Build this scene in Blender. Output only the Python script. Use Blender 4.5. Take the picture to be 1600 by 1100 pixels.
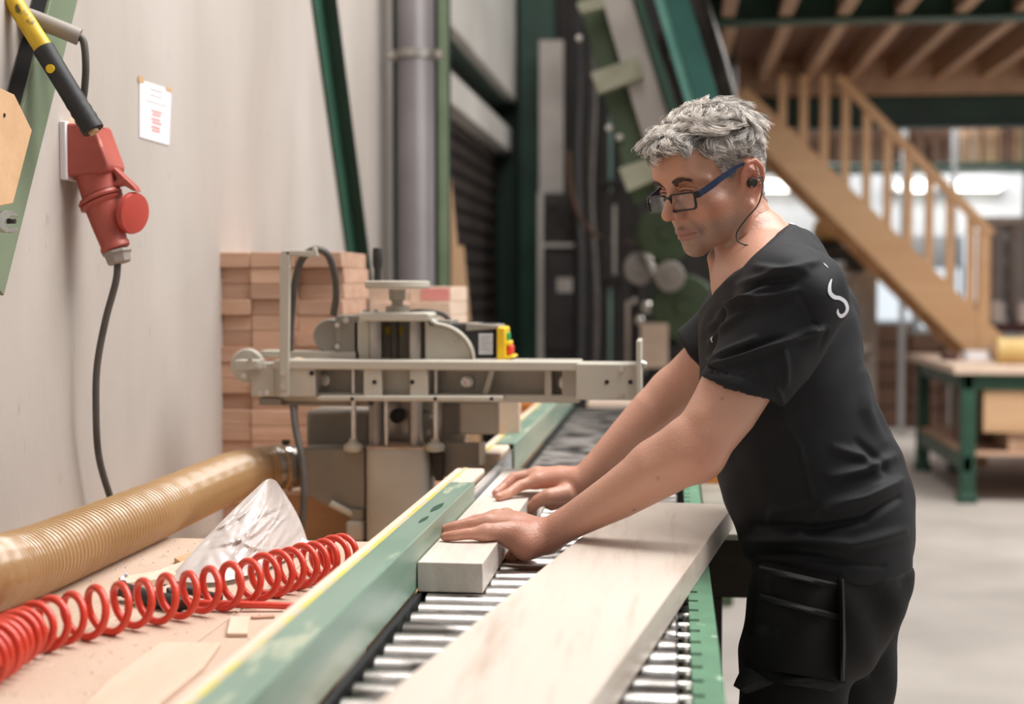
import bpy, bmesh, math, random
import numpy as np
from mathutils import Vector, Matrix, Euler
from mathutils.bvhtree import BVHTree

# ---------------------------------------------------------------- scene, camera, light
for _o in list(bpy.data.objects): bpy.data.objects.remove(_o)
SC = bpy.context.scene
COL = SC.collection
FPX, EYE = 2300.0, 1.36                      # focal length in pixels of the 1600 px frame, eye height
YAW, PIT = math.atan(254 / FPX), math.atan(100 / FPX)
cam_d = bpy.data.cameras.new('camera'); cam = bpy.data.objects.new('camera', cam_d); COL.objects.link(cam)
cam.location = (0, 0, EYE)
cam.rotation_euler = Euler((math.pi / 2 - PIT, 0, YAW), 'XYZ')
cam_d.sensor_width = 36.0; cam_d.lens = FPX / 1600 * 36; cam_d.clip_start = .05; cam_d.clip_end = 200
cam_d.dof.use_dof = True; cam_d.dof.focus_distance = 2.22; cam_d.dof.aperture_fstop = 2.9
SC.camera = cam
vs = SC.view_settings
vs.view_transform = 'Standard'; vs.look = 'None'; vs.gamma = 1.0; vs.use_curve_mapping = False; vs.exposure = 0.10

W = bpy.data.worlds.new('hall_daylight'); SC.world = W; W.use_nodes = True
W.node_tree.nodes['Background'].inputs[0].default_value = (1.0, .985, .97, 1)
W.node_tree.nodes['Background'].inputs[1].default_value = .34

def area(name, loc, aim, sx, sy, power, col=(1, .985, .968)):
    d = bpy.data.lights.new(name, 'AREA'); d.shape = 'RECTANGLE'; d.size = sx; d.size_y = sy; d.energy = power; d.color = col
    o = bpy.data.objects.new(name, d); COL.objects.link(o); o.location = loc
    o.rotation_euler = (Vector(aim) - Vector(loc)).to_track_quat('-Z', 'Y').to_euler()
    return o
# roof lights of the hall, high above the machine, an unseen fill added below the gallery, a lamp at the rear
area('roof_light_front', (1.0, 2.3, 4.7), (.1, 2.7, 1), 1.3, 2.6, 122)
area('roof_light_right', (3.4, 3.6, 5.2), (1.6, 4.6, 0), 2.5, 5.0, 330)
area('roof_light_middle', (-.2, 4.0, 5.4), (-.3, 3.6, 1), 1.2, 3.0, 80)
area('gallery_fill', (2.8, 8.2, 2.9), (2.8, 8.4, 0), 4.5, 1.2, 150)
area('rear_lamp', (3.4, 14.0, 3.6), (3.4, 14.5, 0), 6.0, 1.0, 230)

# ---------------------------------------------------------------- numbers taken through the lens once, in metres
_F = np.array([-math.sin(YAW) * math.cos(PIT), math.cos(YAW) * math.cos(PIT), -math.sin(PIT)])
_R = np.array([math.cos(YAW), math.sin(YAW), 0.]); _U = np.cross(_R, _F); _C = np.array([0, 0, EYE])
def _ray(px, py): return _F + _R * (px - 800) / FPX - _U * (py - 550) / FPX
def atY(px, py, Y): r = _ray(px, py); return _C + r * (Y / r[1])
def atZ(px, py, Z): r = _ray(px, py); return _C + r * ((Z - EYE) / r[2])
def atX(px, py, X): r = _ray(px, py); return _C + r * (X / r[0])
def prj(P):
    d = np.asarray(P, float) - _C; z = d @ _F
    return 800 + FPX * (d @ _R) / z, 550 - FPX * (d @ _U) / z

# ---------------------------------------------------------------- colours and materials
def lin(h):
    h = h.lstrip('#'); o = []
    for i in (0, 2, 4):
        c = int(h[i:i + 2], 16) / 255; o.append(c / 12.92 if c <= .04045 else ((c + .055) / 1.055) ** 2.4)
    return (o[0], o[1], o[2], 1.0)
MATS = {}
def _new(name):
    m = bpy.data.materials.new(name); m.use_nodes = True; MATS[name] = m
    nt = m.node_tree; return m, nt, nt.nodes['Principled BSDF']
def surf(name, c1, c2=None, scale=8., rough=.5, metal=0., bump=0., bscale=None, detail=4., stretch=(1, 1, 1), lo=.35, hi=.65, spec=.5, coat=0., trans=0., alpha=1., rough2=None, dots=None, emit=0):
    """two colours mixed by noise in object space, with fine relief"""
    m, nt, b = _new(name); N = nt.nodes; L = nt.links
    b.inputs['Roughness'].default_value = rough; b.inputs['Metallic'].default_value = metal
    b.inputs['Specular IOR Level'].default_value = spec; b.inputs['Coat Weight'].default_value = coat
    b.inputs['Transmission Weight'].default_value = trans; b.inputs['Alpha'].default_value = alpha
    a = lin(c1); c = lin(c2 or c1)
    tc = N.new('ShaderNodeTexCoord'); mp = N.new('ShaderNodeMapping'); L.new(tc.outputs['Object'], mp.inputs[0])
    mp.inputs['Scale'].default_value = stretch
    oi = N.new('ShaderNodeObjectInfo')
    ad = N.new('ShaderNodeVectorMath'); ad.operation = 'ADD'; L.new(mp.outputs[0], ad.inputs[0])
    sc_ = N.new('ShaderNodeMath'); sc_.operation = 'MULTIPLY'; sc_.inputs[1].default_value = 37.; L.new(oi.outputs['Random'], sc_.inputs[0]); L.new(sc_.outputs[0], ad.inputs[1])
    nz = N.new('ShaderNodeTexNoise'); nz.inputs['Scale'].default_value = scale; nz.inputs['Detail'].default_value = detail; L.new(ad.outputs[0], nz.inputs['Vector'])
    rp = N.new('ShaderNodeValToRGB'); rp.color_ramp.elements[0].position = lo; rp.color_ramp.elements[1].position = hi
    rp.color_ramp.elements[0].color = a; rp.color_ramp.elements[1].color = c
    L.new(nz.outputs['Fac'], rp.inputs[0]); out = rp.outputs[0]
    if dots:                                    # (colour, scale, threshold): small stains with their own shape
        n2 = N.new('ShaderNodeTexNoise'); n2.inputs['Scale'].default_value = dots[1]; n2.inputs['Detail'].default_value = 3; L.new(ad.outputs[0], n2.inputs['Vector'])
        r2 = N.new('ShaderNodeValToRGB'); r2.color_ramp.elements[0].position = dots[2]; r2.color_ramp.elements[1].position = dots[2] + .06
        L.new(n2.outputs['Fac'], r2.inputs[0])
        mx = N.new('ShaderNodeMix'); mx.data_type = 'RGBA'; L.new(r2.outputs[0], mx.inputs['Factor']); L.new(out, mx.inputs['A']); mx.inputs['B'].default_value = lin(dots[0]); out = mx.outputs['Result']
    L.new(out, b.inputs['Base Color'])
    if rough2 is not None:
        mr = N.new('ShaderNodeMapRange'); mr.inputs['To Min'].default_value = rough; mr.inputs['To Max'].default_value = rough2
        L.new(nz.outputs['Fac'], mr.inputs['Value']); L.new(mr.outputs[0], b.inputs['Roughness'])
    if bump:
        n3 = N.new('ShaderNodeTexNoise'); n3.inputs['Scale'].default_value = bscale or scale * 6; n3.inputs['Detail'].default_value = 5; L.new(ad.outputs[0], n3.inputs['Vector'])
        bp = N.new('ShaderNodeBump'); bp.inputs['Strength'].default_value = bump; bp.inputs['Distance'].default_value = .004
        L.new(n3.outputs['Fac'], bp.inputs['Height']); L.new(bp.outputs[0], b.inputs['Normal'])
    if emit:
        L.new(out, b.inputs['Emission Color']); b.inputs['Emission Strength'].default_value = emit
    return m
def wood(name, c1, c2, axis=1, scale=9., rough=.55, bump=.08, vary=.0, contrast=(.3, .7), c3=None):
    """grain drawn out along one axis; 'vary' shifts the tone from piece to piece"""
    m, nt, b = _new(name); N = nt.nodes; L = nt.links
    b.inputs['Roughness'].default_value = rough; b.inputs['Specular IOR Level'].default_value = .35
    tc = N.new('ShaderNodeTexCoord'); mp = N.new('ShaderNodeMapping'); L.new(tc.outputs['Object'], mp.inputs[0])
    s = [1., 1., 1.]; s[axis] = .09; mp.inputs['Scale'].default_value = s
    oi = N.new('ShaderNodeObjectInfo'); ml = N.new('ShaderNodeMath'); ml.operation = 'MULTIPLY'; ml.inputs[1].default_value = 23.; L.new(oi.outputs['Random'], ml.inputs[0])
    ad = N.new('ShaderNodeVectorMath'); ad.operation = 'ADD'; L.new(mp.outputs[0], ad.inputs[0]); L.new(ml.outputs[0], ad.inputs[1])
    n1 = N.new('ShaderNodeTexNoise'); n1.inputs['Scale'].default_value = scale; n1.inputs['Detail'].default_value = 5; n1.inputs['Distortion'].default_value = 1.2; L.new(ad.outputs[0], n1.inputs['Vector'])
    n2 = N.new('ShaderNodeTexNoise'); n2.inputs['Scale'].default_value = scale * 11; n2.inputs['Detail'].default_value = 3; L.new(ad.outputs[0], n2.inputs['Vector'])
    mm = N.new('ShaderNodeMath'); mm.operation = 'MULTIPLY_ADD'; mm.inputs[1].default_value = .3; L.new(n2.outputs['Fac'], mm.inputs[0])
    m2 = N.new('ShaderNodeMath'); m2.operation = 'MULTIPLY'; m2.inputs[1].default_value = .7; L.new(n1.outputs['Fac'], m2.inputs[0]); L.new(m2.outputs[0], mm.inputs[2])
    rp = N.new('ShaderNodeValToRGB'); e = rp.color_ramp.elements; e[0].position, e[1].position = contrast; e[0].color = lin(c1); e[1].color = lin(c2)
    if c3: k = e.new((contrast[0] + contrast[1]) / 2); k.color = lin(c3)
    L.new(mm.outputs[0], rp.inputs[0]); out = rp.outputs[0]
    if vary:
        hs = N.new('ShaderNodeHueSaturation'); mr = N.new('ShaderNodeMapRange'); mr.inputs['To Min'].default_value = 1 - vary; mr.inputs['To Max'].default_value = 1 + vary * .7
        L.new(oi.outputs['Random'], mr.inputs['Value']); L.new(mr.outputs[0], hs.inputs['Value']); L.new(out, hs.inputs['Color']); out = hs.outputs[0]
    L.new(out, b.inputs['Base Color'])
    bp = N.new('ShaderNodeBump'); bp.inputs['Strength'].default_value = bump; bp.inputs['Distance'].default_value = .003; L.new(n2.outputs['Fac'], bp.inputs['Height']); L.new(bp.outputs[0], b.inputs['Normal'])
    return m
def lamp_mat(name, col, strength):
    m, nt, b = _new(name); b.inputs['Base Color'].default_value = lin(col); b.inputs['Emission Color'].default_value = lin(col); b.inputs['Emission Strength'].default_value = strength
    return m

M_ = MATS
surf('plaster', '#b9b0a9', '#a79d95', 2.2, .85, bump=.25, bscale=60, stretch=(1, 1, .35), dots=('#a39891', 45., .69))
surf('concrete', '#bdb5ad', '#a79f97', 1.6, .75, bump=.15, bscale=30)
surf('white_board', '#d8d6d0', '#c9c6c0', 1.5, .7)
surf('beige_paint', '#bcb6a9', '#b0aa9d', 6., .42, bump=.06, bscale=180)
surf('beige_cast', '#b2aca0', '#a29b8f', 7., .5, bump=.12, bscale=200)
surf('grey_paint', '#8d877c', '#7a746a', 6., .5, bump=.05)
surf('dark_steel', '#4b4641', '#2d2a27', 8., .45, metal=.6)
surf('steel', '#b9b4ad', '#97918a', 14., .3, metal=.95, rough2=.42)
surf('bright_steel', '#e4e0da', '#c8c4be', 30., .22, metal=1.)
surf('bolt_steel', '#dedad2', '#c2beb6', 30., .28, metal=.9)
surf('roller_steel', '#d2cfcb', '#5d5955', 26., .14, metal=1., rough2=.4, lo=.42, hi=.60, stretch=(.35, 1, 1), dots=('#4a4744', 40., .66))  # mottled dark and bright reflections painted into the colour
surf('roller_dark', '#8d8782', '#2b2826', 30., .3, lo=.42, hi=.6, metal=.7, rough2=.6, stretch=(.35, 1, 1))  # darker far rollers, specular speckles painted in as pale spots
surf('green_fence', '#7c9080', '#688170', 10., .5, bump=.05, stretch=(1, .25, 1), dots=('#a5ab95', 26., .60))
surf('green_face', '#aaac97', '#738f7e', 9., .45, bump=.05, stretch=(1, .12, 1.6), lo=.40, hi=.62)
surf('green_rail', '#557a62', '#608a6d', 12., .45, dots=('#a9c3a8', 40., .66))
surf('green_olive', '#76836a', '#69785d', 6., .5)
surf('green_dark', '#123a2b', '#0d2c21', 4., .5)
surf('green_deep', '#2a5240', '#234636', 6., .45)
surf('green_machine', '#4a5a3c', '#3f4e34', 4., .5)
surf('turquoise', '#7fbdb0', '#69a99c', 5., .45)
surf('yellow_tape', '#d3c65a', '#c8b853', 60., .5, dots=('#cdb796', 22., .48))
surf('yellow', '#e7c11a', '#d9b011', 30., .45)
surf('yellow_handle', '#dcb92b', '#c79f1f', 20., .45, dots=('#5a4a1c', 34., .63))
surf('black_rubber', '#2c2b2b', '#1f1e1e', 30., .6, bump=.1)
surf('black_plastic', '#2b2927', '#201e1d', 20., .5)
surf('black', '#141312', '#0d0c0c', 10., .7)
surf('cable_grey', '#55504b', '#47423e', 20., .55)
surf('pipe_grey', '#726c6c', '#666061', 3., .35)
surf('conduit_grey', '#9b928b', '#8c837d', 10., .55)
surf('plug_red', '#b2574a', '#a24c41', 14., .45, dots=('#c98873', 30., .68))
surf('cap_red', '#bf4b40', '#b0443a', 14., .4)
surf('hose_red', '#d9442f', '#cc3a27', 20., .28, coat=.3)
surf('button_green', '#1f8c50', '#1f8c50', 5., .4)
surf('button_red', '#d63a2a', '#d63a2a', 5., .4)
surf('paper', '#e9e7ea', '#e2dfe2', 6., .8)
surf('ink_red', '#d98f8a', '#d98f8a', 5., .8)
surf('ink_grey', '#a9a6a6', '#a9a6a6', 5., .8)
surf('tape', '#c9a77d', '#bd9a70', 5., .6)
surf('label_white', '#c8c9cf', '#bcbdc4', 8., .6)
surf('orange', '#d98840', '#cb7b36', 6., .5)
surf('sawdust', '#dcc2aa', '#cbad92', 60., .95, bump=.6, bscale=300)
surf('dusty_table', '#cbb3a0', '#bca28e', 5., .9, bump=.25, bscale=220, detail=8., stretch=(1, .5, 1), dots=('#bfa086', 50., .68))
surf('clear_guard', '#d8dadd', '#c7c9cc', 12., .18, trans=.35, spec=.6)
surf('bag_plastic', '#efe6e2', '#e4d9d4', 12., .25, trans=.3, spec=.6, coat=.3)
surf('bag_grey', '#8b8583', '#6d6766', 4., .6, stretch=(3, 3, .15))
surf('dark_red', '#4e1715', '#3d1110', 4., .5)
surf('shutter', '#3a322e', '#2c2522', 3., .6)
surf('glass_far', '#dbe6ee', '#cfdde8', 3., .3)
surf('far_white', '#c3c6c8', '#b8bbbe', 1., .7)
wood('wood_pale', '#cfc1b5', '#e4dad0', 1, 16., .5, .05, contrast=(.32, .66))
wood('wood_board', '#b3a091', '#d3c6bb', 1, 9., .45, .05, contrast=(.30, .68), c3='#d0c2b5')
wood('wood_fence', '#d2bba7', '#dfcab8', 1, 30., .7, .1)
wood('wood_stack', '#b58b72', '#cfab93', 0, 22., .7, .12, vary=.16, contrast=(.3, .68))
wood('wood_end', '#d0b49e', '#e0c9b6', 1, 18., .7, .1, vary=.08)
wood('wood_ply', '#c39a74', '#d6b08b', 2, 12., .7, .1)
wood('wood_stair', '#cfa176', '#deb68a', 0, 5., .45, .05)
wood('wood_joist', '#a98a72', '#c0a28a', 1, 6., .7, .05, vary=.15)
wood('wood_deck', '#74574a', '#8a6a5a', 0, 6., .7, .05, vary=.12)
wood('wood_dark', '#3a2f28', '#2a221d', 0, 14., .6, .1)
wood('wood_box', '#c39c75', '#d7b08a', 0, 10., .6, .06)
wood('wood_shelf', '#b58f70', '#d8b698', 2, 8., .7, .06, vary=.2)

# ---------------------------------------------------------------- mesh building
ORG = {}
def tag(o, label=None, cat=None, group=None, kind=None):
    if label: o['label'] = label
    if cat: o['category'] = cat
    if group: o['group'] = group
    if kind: o['kind'] = kind
    return o
def thing(name, label, cat, loc=(0, 0, 0), group=None):
    o = bpy.data.objects.new(name, None); COL.objects.link(o); o.location = loc; o.empty_display_size = .05
    ORG[o.name] = np.array(loc, float)
    return tag(o, label, cat, group)
def org(o): return ORG.get(o.name, np.zeros(3)) if o else np.zeros(3)
def frame(axis):
    a = np.asarray(axis, float); a = a / np.linalg.norm(a)
    t = np.array([0, 0, 1.]) if abs(a[2]) < .9 else np.array([1., 0, 0])
    u = np.cross(t, a); u /= np.linalg.norm(u); return u, np.cross(a, u), a
class MB:
    def __init__(s): s.v = []; s.f = []
    def mesh(s, V, F):
        k = len(s.v); s.v += [tuple(map(float, p)) for p in V]; s.f += [tuple(i + k for i in q) for q in F]; return s
    def box(s, p0, p1):
        (a, b, c), (d, e, f) = p0, p1
        a, d = min(a, d), max(a, d); b, e = min(b, e), max(b, e); c, f = min(c, f), max(c, f)
        return s.mesh([(a, b, c), (d, b, c), (d, e, c), (a, e, c), (a, b, f), (d, b, f), (d, e, f), (a, e, f)],
                      [(0, 3, 2, 1), (4, 5, 6, 7), (0, 1, 5, 4), (1, 2, 6, 5), (2, 3, 7, 6), (3, 0, 4, 7)])
    def bar(s, p, q, w, h, up=(0, 0, 1)):
        """square bar from p to q, w across, h along 'up'"""
        p = np.asarray(p, float); q = np.asarray(q, float); a = (q - p) / np.linalg.norm(q - p)
        u = np.cross(a, up); u /= np.linalg.norm(u); n = np.cross(u, a)
        V = [e + u * w / 2 * i + n * h / 2 * j for e in (p, q) for i, j in ((-1, -1), (1, -1), (1, 1), (-1, 1))]
        return s.mesh(V, [(3, 2, 1, 0), (4, 5, 6, 7), (0, 1, 5, 4), (1, 2, 6, 5), (2, 3, 7, 6), (3, 0, 4, 7)])
    def prism(s, P, off):
        P = [np.asarray(p, float) for p in P]; n = len(P); off = np.asarray(off, float)
        nn = sum((np.cross(P[i] - P[0], P[(i + 1) % n] - P[0]) for i in range(n)), np.zeros(3))
        if nn @ off > 0: P = P[::-1]
        return s.mesh(P + [p + off for p in P], [tuple(range(n)), tuple(range(2 * n - 1, n - 1, -1))] + [((i + 1) % n, i, i + n, (i + 1) % n + n) for i in range(n)])
    def cyl(s, p, q, r, r2=None, n=20): return s.lathe(p, np.asarray(q, float) - np.asarray(p, float), [(0, 0), (r, 0), (r if r2 is None else r2, 1), (0, 1)], n, True)
    def lathe(s, o, axis, prof, n=24, unit=False):
        """profile of (radius, height) turned about axis; unit: heights are fractions of the axis length"""
        o = np.asarray(o, float); axis = np.asarray(axis, float); u, v, a = frame(axis); l = np.linalg.norm(axis) if unit else 1.
        V, F, idx = [], [], []
        for r, h in prof:
            if r < 1e-9: idx.append([len(V)]); V.append(o + a * h * l)
            else:
                idx.append(list(range(len(V), len(V) + n))); V += [o + a * h * l + r * (math.cos(2 * math.pi * k / n) * u + math.sin(2 * math.pi * k / n) * v) for k in range(n)]
        for A, B in zip(idx, idx[1:]):
            for k in range(n):
                k2 = (k + 1) % n
                if len(A) == 1 and len(B) == 1: continue
                if len(A) == 1: F.append((A[0], B[k2], B[k]))
                elif len(B) == 1: F.append((A[k], A[k2], B[0]))
                else: F.append((A[k], A[k2], B[k2], B[k]))
        return s.mesh(V, F)
    def tube(s, P, r, n=10, caps=True, flat=None):
        P = np.asarray(P, float); m = len(P); R = np.broadcast_to(np.asarray(r, float), (m,))
        T = np.gradient(P, axis=0); T /= np.linalg.norm(T, axis=1)[:, None] + 1e-12
        u, v, _ = frame(T[0]); V = []
        for i in range(m):
            u = u - T[i] * (u @ T[i]); u /= np.linalg.norm(u); v = np.cross(T[i], u)
            for k in range(n):
                a = 2 * math.pi * k / n; V.append(P[i] + R[i] * (math.cos(a) * u + math.sin(a) * v))
        F = [(i * n + k, i * n + (k + 1) % n, (i + 1) * n + (k + 1) % n, (i + 1) * n + k) for i in range(m - 1) for k in range(n)]
        if caps: F += [tuple(range(n - 1, -1, -1)), tuple(range((m - 1) * n, m * n))]
        return s.mesh(V, F)
    def data(s, name, O=(0, 0, 0), smooth=32):
        me = bpy.data.meshes.new(name); V = np.asarray(s.v, float) - np.asarray(O, float)
        me.from_pydata(V.tolist(), [], s.f); me.update()
        if smooth:
            for p in me.polygons: p.use_smooth = True
            me.set_sharp_from_angle(angle=math.radians(smooth))
        return me
    def build(s, name, mat, parent=None, bevel=0., smooth=32, seg=2):
        O = org(parent); me = s.data(name, O, smooth); me.materials.append(M_[mat] if isinstance(mat, str) else mat)
        o = bpy.data.objects.new(name, me); COL.objects.link(o)
        if parent: o.parent = parent; ORG[o.name] = O
        if bevel:
            b = o.modifiers.new('edge', 'BEVEL'); b.width = bevel; b.segments = seg; b.limit_method = 'ANGLE'; b.angle_limit = math.radians(40)
            b.harden_normals = False
        return o
def one(mb, name, mat, label, cat, group=None, bevel=0., smooth=32):
    """a thing that is one mesh: origin moved to its base"""
    V = np.asarray(mb.v); lo, hi = V.min(0), V.max(0); O = np.array([(lo[0] + hi[0]) / 2, (lo[1] + hi[1]) / 2, lo[2]])
    me = mb.data(name, O, smooth); me.materials.append(M_[mat] if isinstance(mat, str) else mat)
    o = bpy.data.objects.new(name, me); COL.objects.link(o); o.location = O; ORG[o.name] = O
    if bevel:
        b = o.modifiers.new('edge', 'BEVEL'); b.width = bevel; b.segments = 2; b.limit_method = 'ANGLE'; b.angle_limit = math.radians(40)
    return tag(o, label, cat, group)
def struct(mb, name, mat, bevel=0., smooth=32):
    o = mb.build(name, mat, None, bevel, smooth); return tag(o, kind='structure')
def inst(name, me, parent, loc, rot=(0, 0, 0)):
    o = bpy.data.objects.new(name, me); COL.objects.link(o); o.parent = parent
    o.location = np.asarray(loc, float) - org(parent); o.rotation_euler = rot; ORG[o.name] = org(parent); return o
def spline(P, n=12):
    """smooth curve through points"""
    P = np.asarray(P, float); Q = np.vstack([2 * P[0] - P[1], P, 2 * P[-1] - P[-2]]); out = []
    for i in range(1, len(Q) - 2):
        for t in np.linspace(0, 1, n, endpoint=False):
            a, b, c, d = Q[i - 1:i + 3]
            out.append(.5 * (2 * b + (c - a) * t + (2 * a - 5 * b + 4 * c - d) * t * t + (3 * b - a - 3 * c + d) * t ** 3))
    out.append(P[-1]); return np.array(out)
rnd = random.Random(7)
# ---------------------------------------------------------------- the setting
ZR = .95            # top of the rollers
XW = -1.05          # face of the left wall
FX = -.345          # face of the guide fence
struct(MB().box((-9, -4, -.1), (12, 24, 0)), 'floor', 'concrete')
struct(MB().box((XW - .25, -2.5, 0), (XW, 5.45, 6)), 'wall_left', 'plaster')
struct(MB().box((XW - .3, 10.2, 0), (XW, 24, 6)), 'wall_left', 'plaster')
lintel = struct(MB().box((XW - .3, 5.45, 2.62), (XW - .02, 10.2, 6)), 'wall_lintel', 'white_board')
struct(MB().box((-9, 17.0, 0), (12, 17.3, 6)), 'wall_back', 'far_white')
# roller shutter in the left wall: door with slats
door = MB().box((XW - .22, 5.45, 0), (XW - .2, 10.2, 2.6)); door = tag(door.build('door_1', 'black'), kind='structure')
sl = MB().prism([(XW - .2, 5.5, 0), (XW - .17, 5.5, .015), (XW - .165, 5.5, .05), (XW - .17, 5.5, .085), (XW - .2, 5.5, .098)], (0, 4.65, 0)).data('slat', (0, 0, 0)); sl.materials.append(M_['shutter'])
for k in range(26): inst('slat', sl, door, (0, 0, k * .1))
MB().box((XW - .17, 5.45, 2.28), (XW - .06, 10.15, 2.44)).build('guide_rail', 'white_board', door, bevel=.008)
MB().box((XW - .2, 5.45, 2.58), (XW - .08, 10.15, 2.62)).build('head_rail', 'green_dark', door, bevel=.006)
struct(MB().box((XW - .3, 10.12, 0), (XW + .01, 10.199, 6)), 'trim_1', 'green_dark')
# steel columns of the hall
def h_column(x, y, w, d, z1, mat, label, name='steel_column'):
    c = thing(name, label, 'column', (x, y, 0))
    MB().box((x - w / 2, y - d / 2, 0), (x + w / 2, y - d / 2 + .014, z1)).build('flange', mat, c, bevel=.002)
    MB().box((x - w / 2, y + d / 2 - .014, 0), (x + w / 2, y + d / 2, z1)).build('flange', mat, c, bevel=.002)
    MB().box((x - .005, y - d / 2 + .014, 0), (x + .005, y + d / 2 - .014, z1)).build('web', mat, c)
    MB().box((x - w / 2 - .04, y - d / 2 - .04, 0), (x + w / 2 + .04, y + d / 2 + .04, .015)).build('base_plate', mat, c)
    return c
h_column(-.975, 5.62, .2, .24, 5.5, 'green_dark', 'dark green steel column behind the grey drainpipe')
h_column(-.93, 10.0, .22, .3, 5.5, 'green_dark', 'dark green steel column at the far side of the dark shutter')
# flange of the first column, the light on it painted in as olive
one(MB().box((-.876, 5.42, 0), (-.846, 5.50, 5.5)), 'lit_flange', 'green_olive', 'olive green column flange with painted light just right of the grey drainpipe', 'strip', bevel=.003)
# drainpipe with its bracket
x, y = atY(650, 300, 5.2)[:2]; r = .067
dp = thing('drainpipe', 'grey plastic drainpipe running straight up beside the pale wall', 'pipe', (x, y, 0))
MB().lathe((x, y, 0), (0, 0, 1), [(0, 0), (r, 0), (r, 1.15), (r * 1.08, 1.16), (r * 1.08, 1.27), (r, 1.28), (r, 5.5), (0, 5.5)], 32).build('pipe', 'pipe_grey', dp)
zc = atY(650, 86, 5.2)[2]
cl = MB().lathe((x, y, zc - .014), (0, 0, 1), [(r + .001, 0), (r + .006, 0), (r + .006, .028), (r + .001, .028)], 32); cl.box((x - r - .035, y - .01, zc - .018), (x - r, y + .01, zc + .018)); cl.box((x + r, y - .01, zc - .018), (x + r + .035, y + .01, zc + .018))
cl.build('clamp', 'steel', dp)
for sx in (-1, 1): MB().cyl((x + sx * (r + .02), y - .02, zc), (x + sx * (r + .02), y + .02, zc), .008, n=8).build('screw', 'bolt_steel', dp)

# ---------------------------------------------------------------- gallery (mezzanine) at the back right
GZ = 3.02
gal = thing('mezzanine', 'timber gallery on dark green steel beams above the staircase', 'mezzanine', (3.5, 11, 0))
MB().box((-.05, 4.5, GZ + .2), (9, 12.6, GZ + .24)).build('deck', 'wood_deck', gal)
def ibeam(y, z0, h, w, x0, x1, mat, nm='girder'):
    b = MB(); b.box((x0, y - w / 2, z0), (x1, y + w / 2, z0 + .016)); b.box((x0, y - w / 2, z0 + h - .016), (x1, y + w / 2, z0 + h)); b.box((x0, y - .006, z0 + .016), (x1, y + .006, z0 + h - .016))
    return b.build(nm, mat, gal, bevel=.002)
ibeam(9.35, GZ - .02, .22, .2, -.05, 9, 'green_deep'); ibeam(12.45, GZ - .35, .3, .2, .6, 9, 'green_dark')
jm = MB().box((-.04, 0, 0), (.04, 3.05, .19)).data('joist', (0, 0, 0)); jm.materials.append(M_['wood_joist'])
for k in range(18):
    xj = .0 + k * .35; inst('joist', jm, gal, (xj, 9.4, GZ + .01)); inst('joist', jm, gal, (xj - .03, 6.25, GZ + .01))
MB().box((.5, 12.2, GZ - .10), (9, 12.28, GZ + .178)).build('edge_board', 'wood_joist', gal, bevel=.004)
bm_ = MB().box((-.9, 0, 0), (.9, .12, .022)).data('ceiling_board', (0, 0, 0)); bm_.materials.append(M_['wood_deck'])
for k in range(23): inst('ceiling_board', bm_, gal, (.85, 9.5 + k * .125, GZ + .178)); inst('ceiling_board', bm_, gal, (2.65, 9.5 + k * .125, GZ + .178)); inst('ceiling_board', bm_, gal, (4.45, 9.5 + k * .125, GZ + .178))
h_column(5.2, 9.35, .16, .16, GZ - .03, 'green_dark', 'dark green post carrying the gallery girder at the right', 'gallery_post')

# ---------------------------------------------------------------- staircase
SY = 11.5
A = atY(1178, 170, SY); B = atY(1545, 545, SY); d = (B - A) / np.linalg.norm(B - A)
st = thing('staircase', 'varnished wooden staircase rising to the gallery behind the worker', 'staircase', (float(B[0]), SY, 0))
L_ = (A[2] - 0) / (-d[2]); foot = A + d * (L_ - .05); up = np.array([-d[2], 0, d[0]]); up = up if up[2] > 0 else -up
for yy in (SY, SY + .85):
    top = A - d * .25
    P = [top + up * .17, foot + up * .17, foot - up * .17, top - up * .17]
    P = [np.array([p[0], yy, min(max(p[2], 0.), GZ - .12)]) for p in P]
    MB().prism(P, (0, .05, 0)).build('stringer', 'wood_stair', st, bevel=.004)
nt_ = 15
for k in range(1, nt_):
    p = A + d * (L_ - .05) * k / nt_
    MB().box((p[0] - .12, SY + .05, p[2] - .0), (p[0] + .14, SY + .85, p[2] + .035)).build('tread', 'wood_stair', st, bevel=.003)
rail0 = atY(1322, 133, SY); rail1 = atY(1545, 362, SY)
rd = (rail1 - rail0); 
def rail_z(x): return rail0[2] + (x - rail0[0]) / rd[0] * rd[2]
def str_z(x): return A[2] + (x - A[0]) / d[0] * d[2]
MB().bar(rail0 - rd * .06, rail1 + rd * .02, .055, .075, up=(0, 0, 1)).build('handrail', 'wood_stair', st, bevel=.01)
for px in range(1222, 1545, 33):
    xb = atY(px, 300, SY)[0]; z1 = min(rail_z(xb), GZ - .02) - .01; z0 = str_z(xb) + .1
    w = .032 if px < 1530 else .05
    MB().box((xb - w, SY + .005, z0), (xb + w, SY + .045, z1)).build('baluster', 'wood_stair', st, bevel=.004)
xb = atY(1538, 400, SY)[0]
MB().box((xb - .045, SY - .01, 0), (xb + .045, SY + .07, rail_z(xb) - .02)).build('newel_post', 'wood_stair', st, bevel=.006)

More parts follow.
